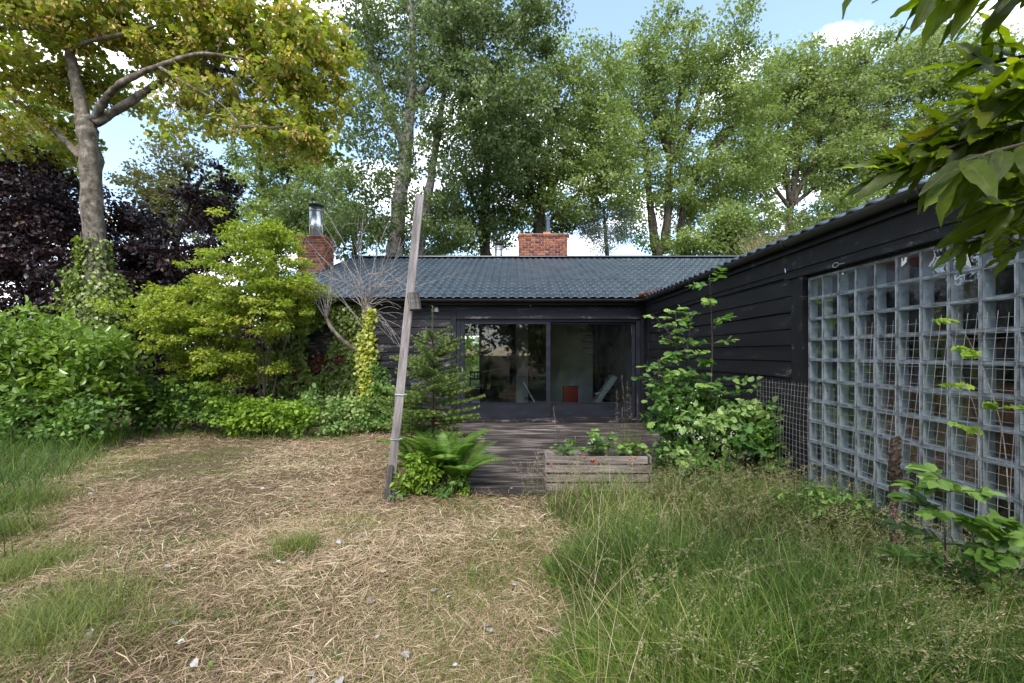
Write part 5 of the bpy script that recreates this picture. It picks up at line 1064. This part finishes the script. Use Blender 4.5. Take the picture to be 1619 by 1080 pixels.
for tw in ((20, (1415, 272), 1.28, 8, .35, .05), (22, (1405, 255), 1.32, 7, .35, .0, 3), (21, (1500, 265), 1.25, 12, .5, .1), (22, (1520, 215), 1.3, 12, .55, .0), (22, (1440, 262), 1.22, 10, .45, .2), (22, (1560, 250), 1.25, 12, .6, .1), (22, (1470, 245), 1.20, 13, .55, .12), (20, (1430, 262), 1.30, 9, .40, .05, 3), (21, (1450, 225), 1.35, 8, .45, .0, 3), (23, (1535, 105), 1.25, 13, .6, .05), (22, (1550, 165), 1.15, 14, .7, .1), (21, (1525, 255), 1.05, 11, .5, .75, 2), (20, (1590, 270), 1.10, 14, .6, .6), (22, (1580, 210), 1.2, 14, .8, .25), (22, (1500, 200), 1.25, 10, .6, .1), (21, (1560, 290), 1.15, 12, .6, .55),
           (18, (1555, 350), 1.2, 12, .6, .12, 3), (19, (1600, 325), 1.05, 12, .7, .5), (18, (1530, 385), 1.25, 8, .5, .15, 3), (24, (1480, -25), 1.1, 10, .5, .7), (24, (1560, -40), 1.05, 10, .6, .8), (24, (1620, -20), 1.1, 9, .6, .7), (24, (1340, -60), 1.15, 6, .5, .5), (22, (1610, 140), 1.1, 12, .7, .2), (17, (1615, 385), 1.15, 9, .6, .2, 3), (22, (1600, 240), 1.3, 12, .8, .2)):
    twig(*tw)
part('twigs', m, 'bark_dark', lr)

# ------------------------------------------------------------------ trees behind the camera, mirrored in the door glass
def btree(x, y, h, rad, label, lm):
    e = thing('garden_tree', label, 'tree', (x, y, 0), 'trees behind the viewpoint'); m = MB(); m.tube([(x, y, -.1), (x + .1, y, h * .3), (x, y, h * .8)], [.2, .16, .04], 8); part('trunk', m, 'bark_dark', e)
    cen = in_lobe(170, (x, y, h * .55), (rad, rad * .8, h * .46), 1.3); cen = cen[cen[:, 2] > .3]; lf = MB(); cloud(lf, 'dia', cen, .75, 52, .26); part('crown', lf, lm, e)
for a in ((-9, -9, 9, 3.2, 'dark tree mirrored at the edge of the left door pane', 'l_pop_dark'), (-4.5, -11, 11, 3.4, 'dark tree mirrored in the left door pane', 'l_pop_dark'), (0, -10, 10, 3.2, 'dark tree mirrored behind the person in the door', 'l_pop_dark'), (2.6, -7.5, 5, 1.6, 'lime tree mirrored in the right door pane', 'l_lime'), (5, -11, 11, 3.4, 'dark tree mirrored in the right door pane', 'l_pop_dark'), (10, -9, 10, 3.4, 'dark tree mirrored at the edge of the right door pane', 'l_pop_dark')): btree(*a)

# ------------------------------------------------------------------ grass and straw
def blades(mb, p, h, wd, lean, seg=3, rnd=None, curl=.6, az=None):
    """ribbons rising from p, bending over"""
    n = len(p); a = R.uniform(0, 6.28, n) if az is None else az; d = np.stack([np.cos(a), np.sin(a), np.zeros(n)], -1); sdv = np.stack([-np.sin(a + R.normal(size=n) * .5), np.cos(a + R.normal(size=n) * .5), np.zeros(n)], -1)
    V = []
    for k in range(seg + 1):
        t = k / seg; w_ = wd * (1 - t ** 1.6) * .5
        c = p + d * (lean * h * t ** 1.7)[:, None]; c[:, 2] = p[:, 2] + h * (t - curl * np.minimum(lean, 1.2) * .45 * t ** 2.2)
        if k < seg: V += [c - sdv * w_[:, None], c + sdv * w_[:, None]]
        else: V.append(c)
    K = 2 * seg + 1; v = np.stack(V, 1); off = np.arange(n)[:, None] * K
    q = [(2 * k, 2 * k + 1, 2 * k + 3, 2 * k + 2) for k in range(seg - 1)]
    fs = [(off[:, None] + np.array(q)[None]).reshape(-1, 4)] if q else []
    fs.append((off + np.array([[2 * seg - 2, 2 * seg - 1, 2 * seg]])).reshape(-1, 3))
    if rnd is None: rnd = R.random(n)
    mb.add(v.reshape(-1, 3), fs, np.repeat(rnd, K))
def scatter(n, x0, x1, y0, y1, pw=1.0):
    y = y0 * (y1 / y0) ** (R.random(n) ** pw); return R.uniform(x0, x1, n), y
def noise2(x, y, s=1.0, seed=0):
    r = np.random.default_rng(seed); v = 0
    for k in range(7): a = r.uniform(0, 6.28); f = s * r.uniform(.6, 2.6); v = v + np.sin((x * math.cos(a) + y * math.sin(a)) * f + r.uniform(0, 6.28))
    return v / 7 ** .5 / 1.4
def tall_edge(y): return .40 + .13 * np.sin(y * 2.1) + .07 * np.sin(y * 5.3 + 1) - .03 * (y - 3)
# straw lying on the lawn
n = 270000; y = 1.6 * (9.3 / 1.6) ** R.random(n); x = R.uniform(-1.45, .32, n) * (y + .9) ; x = x[:]; 
ok = (x < tall_edge(y) + .5 * (R.random(n) < .15)) & ~((y > 4.72) & (x > -.6)) & (x > -9.6) & ~((y > 8.3) & (x > -7.5)); x, y = x[ok], y[ok]; n = len(x)
dens = noise2(x, y, 1.6, 3); ok = R.random(n) < np.clip(.72 + .75 * dens + .25 * noise2(x, y, 5.5, 91), .08, 1); x, y = x[ok], y[ok]; n = len(x)
L = R.uniform(.04, .17, n) * (1 + .03 * y); a = R.uniform(0, 6.28, n) + 1.2 * noise2(x, y, 1.1, 5); el = R.normal(.06, .16, n).clip(-.1, .7)
d = np.stack([np.cos(a) * np.cos(el), np.sin(a) * np.cos(el), np.sin(el)], -1); sdv = np.stack([-np.sin(a), np.cos(a), R.normal(size=n) * .4], -1)
p0 = np.stack([x, y, gz(x, y) + R.random(n) ** 1.6 * .045 * np.clip(1 + .8 * noise2(x, y, 2.4, 9), .2, 2.2) + .004], -1); wd = R.uniform(.0005, .0013, n) * (1 + .16 * y)
mid = p0 + d * (L * .5)[:, None] + np.stack([R.normal(size=n) * .005, R.normal(size=n) * .005, R.random(n) * .008], -1); p1 = p0 + d * L[:, None]; p1[:, 2] = np.maximum(p1[:, 2] - R.random(n) * .02, gz(p1[:, 0], p1[:, 1]) + .003)
V = np.stack([p0 - sdv * wd[:, None], p0 + sdv * wd[:, None], mid - sdv * wd[:, None], mid + sdv * wd[:, None], p1], 1); off = np.arange(n)[:, None] * 5
mb = MB(); tone = np.clip(.44 + .24 * noise2(x, y, 1.3, 21) + R.normal(size=n) * .28, 0, 1)
mb.add(V.reshape(-1, 3), [(off + np.array([[0, 1, 3, 2]])).reshape(-1, 4), (off + np.array([[2, 3, 4]])).reshape(-1, 3)], np.repeat(tone, 5))
tag(mb.build('cut_hay', 'l_straw'), 'dry cut hay lying over the mown lawn', 'hay', kind='stuff')
# green regrowth on the lawn
n = 170000; y = 1.6 * (9.0 / 1.6) ** R.random(n); x = R.uniform(-1.45, .4, n) * (y + .9); g1 = noise2(x, y, 1.15, 33)
left = np.clip((-x - (1.15 + .55 * y)) / .8, 0, 1); right = np.clip(1 - abs(x - tall_edge(y)) / .9, 0, 1)
ok = (R.random(n) < np.clip((g1 + .1) * .5 * (y < 6) + (g1 - .5) * .4 * (y >= 6), 0.30 * (y < 6.5) + .10, .7) + .4 * left + .30 * right * (y < 5)) & (x < tall_edge(y) + .2) & ~((y > 4.72) & (x > -.6)) & ~((y > 8.2) & (x > -7.5)); x, y = x[ok], y[ok]; n = len(x)
h = R.uniform(.03, .11, n) * (.7 + .5 * np.clip(g1[ok], -1, 1)) * (1 + .9 * np.clip((-x - (1.3 + .6 * y)) / .8, 0, 1.2)); mb = MB(); blades(mb, np.stack([x, y, gz(x, y)], -1), h, R.uniform(.0016, .0034, n) * (1 + .12 * y), R.uniform(.3, 1.4, n), 2, np.clip(.5 + .25 * noise2(x, y, 2, 4) + R.normal(size=n) * .2, 0, 1))
tag(mb.build('lawn_grass', 'l_lawn'), 'short green grass regrowing in patches through the hay', 'grass', kind='stuff')
# denser tufts
tf = MB(); 
for (px, py_, rad, num, hh) in ((465, 875, .16, 700, .17), (30, 800, .32, 1500, .26), (30, 900, .3, 1300, .22), (100, 970, .35, 1500, .2), (250, 1000, .18, 500, .13), (690, 870, .22, 500, .11), (560, 830, .3, 500, .09), (780, 850, .25, 500, .11), (40, 1040, .4, 1500, .22), (20, 840, .2, 500, .3), (660, 940, .2, 300, .09), (620, 850, .45, 1300, .07), (760, 820, .5, 1500, .08), (830, 860, .4, 1300, .10), (720, 790, .35, 700, .06), (540, 900, .4, 900, .07), (760, 900, .3, 900, .08), (350, 860, .5, 900, .06), (330, 720, .5, 700, .06), (230, 930, .4, 900, .08), (420, 960, .35, 700, .07), (880, 960, .25, 700, .09), (600, 1000, .3, 500, .07)):
    Yp = F * EYE / (py_ - HY); c = P(px, py_, Yp); q = np.stack([c[0] + R.normal(size=num) * rad * .6, c[1] + R.normal(size=num) * rad * .6, np.zeros(num)], -1); q[:, 2] = gz(q[:, 0], q[:, 1]); blades(tf, q, R.uniform(.5, 1.1, num) * hh, R.uniform(.003, .0055, num), R.uniform(.3, 1.3, num), 3)
tag(tf.build('grass_tufts', 'l_lawn'), 'greener grass tufts dotted over the lawn', 'grass', kind='stuff')
# tall grass on the right
n = 78000; y = 1.3 * (4.72 / 1.3) ** R.random(n); x = R.uniform(-.1, 2.9, n); ok = (x > tall_edge(y) - .28 + np.abs(R.normal(size=n)) * .3 + .16 * noise2(x, y, 4.5, 61)) & (x < 2.88) & ~((y > 4.45) & (x > .3) & (x < 1.6) & (R.random(n) < .55)) & (R.random(n) < .62 + .5 * noise2(x, y, 2.0, 12)); x, y = x[ok], y[ok]; n = len(x)
ed = np.clip((x - tall_edge(y)) / .7 + .35, .16, 1); h = R.uniform(.14, .54, n) * ed * (1 + .25 * noise2(x, y, 2.6, 77)) * (1 - .35 * np.clip((y - 3.6) / 1.2, 0, 1)); mb = MB()
blades(mb, np.stack([x, y, np.full(n, -.01)], -1), h, R.uniform(.003, .0075, n) * (1 + .9 * (R.random(n) < .18)), R.uniform(.25, 1.45, n), 3, np.clip(.42 + .24 * noise2(x, y, 1.7, 8) + R.normal(size=n) * .27, 0, 1))
tag(mb.build('tall_grass', 'l_grass'), 'tall lush green grass between the lawn and the glass blocks', 'grass', kind='stuff')
# tall grass at the left hedge
n = 26000; x = R.uniform(-9.5, -3.0, n); y = R.uniform(2.0, 8.6, n); e_ = -x - (1.75 + .70 * y - .25 * np.maximum(0, y - 6)); ok = ((e_ > R.normal(size=n) * .12) & (e_ < 1.6)) | ((y > 7.75) & (y < 8.4) & (x < -2.6) & (x > -9) & (R.random(n) < .8)); x, y = x[ok], y[ok]; n = len(x)
mb = MB(); far = (y > 7.75) & (-x - (1.75 + .7 * y) < 0); blades(mb, np.stack([x, y, gz(x, y)], -1), R.uniform(.18, .55, n) * np.where(far, .5, 1), R.uniform(.005, .009, n), R.uniform(.3, 1.3, n), 4, np.clip(R.normal(.28, .25, n), 0, 1)); tag(mb.build('hedge_grass', 'l_grass'), 'long dark grass along the foot of the left hedge', 'grass', kind='stuff')
# dry stalks mixed in
n = 3000; y = 1.4 * (4.9 / 1.4) ** R.random(n); x = R.uniform(.3, 2.85, n); mb = MB(); ok = (x > tall_edge(y)); x, y = x[ok], y[ok]; n = len(x); blades(mb, np.stack([x, y, np.full(n, -.01)], -1), R.uniform(.2, .55, n), R.uniform(.002, .004, n), R.uniform(.1, 1.4, n), 4); tag(mb.build('dry_grass', 'l_straw'), 'dry straw coloured stalks among the tall green grass', 'grass', kind='stuff')
# brownish low weeds in front of the glass blocks, dry patch in the grass
lf = MB(); c = np.array([[R.uniform(1.35, 2.7), R.uniform(3.0, 4.6), R.uniform(.1, .38)] for _ in range(260)]); cloud(lf, 'narrow', c, .11, 16, .045, up=.3); tag(lf.build('low_weeds', 'l_olive'), 'olive brown weeds tangled in the grass before the glass blocks', 'weeds', kind='stuff')
lf = MB(); c = np.array([[R.normal(1.05, .16), R.normal(2.45, .14), R.uniform(.02, .12)] for _ in range(60)]); cloud(lf, 'narrow', c, .10, 14, .07, up=.3); tag(lf.build('dead_grass_patch', 'l_dead'), 'rusty dead patch low in the tall grass', 'grass', kind='stuff')
# flowering grasses
sdm = MB(); stm = MB()
def panicle(base, h, lean, az, wide, nsp, mb):
    d = np.array([math.cos(az), math.sin(az), 0]); t = np.linspace(0, 1, 9); q = base + d * (lean * h * t ** 2)[:, None] + np.array([0, 0, 1]) * (h * (t - .32 * lean * t ** 3))[:, None]; stm.tube(q, np.linspace(.0013, .0006, 9), 3, cap=False)
    u = R.random(nsp) ** .9; i = 5 + u * 2.98; i0 = i.astype(int); c = q[i0] + (q[np.minimum(i0 + 1, 8)] - q[i0]) * (i - i0)[:, None]; w_ = wide * h * (1.05 - u) * R.random(nsp); off = rdir(nsp); off[:, 2] = -abs(off[:, 2]) * .5; c = c + off * w_[:, None]; tg = unit(q[8] - q[6])
    leaves(mb, 'narrow', c, off * .5 + tg + [0, 0, -.3], R.normal(size=(nsp, 3)), R.uniform(.010, .019, nsp), np.clip(R.normal(.5, .22, nsp), 0, 1))
for k in range(800):
    y = 1.5 * (4.75 / 1.5) ** R.random(); x = R.uniform(tall_edge(y) + .1, 2.8)
    if R.random() > .55 + .5 * noise2(np.array([x]), np.array([y]), 1.5, 44)[0] + .25 * (x > 1.2): continue
    panicle(np.array([x, y, 0]), R.uniform(.34, .68), R.uniform(.2, 1.2), R.normal(.1, 1.0), R.choice([.05, .12, .2]), 46, sdm)
for k in range(60): panicle(np.array([R.uniform(1.0, 1.85), R.uniform(1.5, 2.2), 0]), R.uniform(.45, .7), R.uniform(.9, 1.3), R.normal(.1, .35), .06, 70, sdm)
tag(sdm.build('seed_heads', 'l_seed'), 'pale feathery seed heads over the tall grass', 'grass', kind='stuff'); tag(stm.build('seed_stalks', 'l_lawn'), 'thin stalks carrying the grass seed heads', 'grass', kind='stuff')
pk = MB(); stm = MB()
for k in range(70): panicle(np.array([R.uniform(.1, 1.0), R.uniform(4.2, 4.72), 0]), R.uniform(.25, .55), R.uniform(.05, .5), R.uniform(0, 6.28), .12, 34, pk)
for px, py_ in ((985, 590), (993, 600), (975, 610), (1000, 612), (978, 640), (1008, 620), (905, 690), (890, 640)): Yp = 5.35; b = P(px + R.normal() * 4, 559, Yp) * [1, 1, 0]; panicle(b, P(px, py_, Yp)[2], R.uniform(.03, .12), R.uniform(0, 6.28), .03, 60, pk)
tag(pk.build('pink_seed_heads', 'l_pink'), 'pinkish seed heads standing before the slatted planter and door', 'grass', kind='stuff'); tag(stm.build('pink_seed_stalks', 'l_lawn'), 'fine stalks of the pinkish grass before the planter', 'grass', kind='stuff')
mb = MB(); n = 420; q = np.stack([R.normal(1.42, .09, n), R.normal(5.42, .06, n), np.zeros(n)], -1); blades(mb, q, R.uniform(.25, .75, n), np.full(n, .005), R.uniform(.05, .45, n), 4); tag(mb.build('deck_grass', 'l_lawn'), 'grass clump growing through the deck beside the planter', 'grass', kind='stuff')
# small clover-like weeds and fallen leaves
lf = MB(); n = 300; y = 1.8 * (8 / 1.8) ** R.random(n); x = R.uniform(-1.3, .3, n) * (y + .8); ok = (x < tall_edge(y)) & ~((y > 4.9) & (x > -1.3)); x, y = x[ok], y[ok]
c = np.stack([x, y, gz(x, y) + .04], -1); cloud(lf, 'broad', c, .04, 4, .02, up=1.6); tag(lf.build('clover', 'l_nettle'), 'small green clover leaves dotted over the lawn', 'weeds', kind='stuff')
lf = MB(); n = 230; y = 1.9 * (8.2 / 1.9) ** R.random(n); x = R.uniform(-1.25, .4, n) * (y + .8); ok = (x < tall_edge(y) + .2) & ~((y > 4.9) & (x > -1.3)); x, y = x[ok], y[ok]; n = len(x)
pos = np.stack([x, y, gz(x, y) + .05], -1); leaves(lf, 'broad', pos, R.normal(size=(n, 3)) * [1, 1, .2], R.normal(size=(n, 3)) * .35 + [0, 0, 1], R.uniform(.02, .055, n)); tag(lf.build('fallen_leaves', 'l_fallen'), 'pale curled fallen leaves scattered over the hay', 'fallen leaves', kind='stuff')

lf = MB(); n = 900; y = 1.9 * (8.4 / 1.9) ** R.random(n); x = R.uniform(-1.3, .3, n) * (y + .8); ok = (x < tall_edge(y)) & ~((y > 4.9) & (x > -1.3)) & (noise2(x, y, 2.2, 15) > .35); x, y = x[ok], y[ok]; n = len(x)
pos = np.stack([x, y, gz(x, y) + .03], -1); leaves(lf, 'broad', pos, R.normal(size=(n, 3)) * [1, 1, .3], R.normal(size=(n, 3)) * .5 + [0, 0, 1], R.uniform(.02, .05, n)); tag(lf.build('leaf_litter', 'l_olive'), 'small brown leaf litter in the hollows of the lawn', 'leaf litter', kind='stuff')
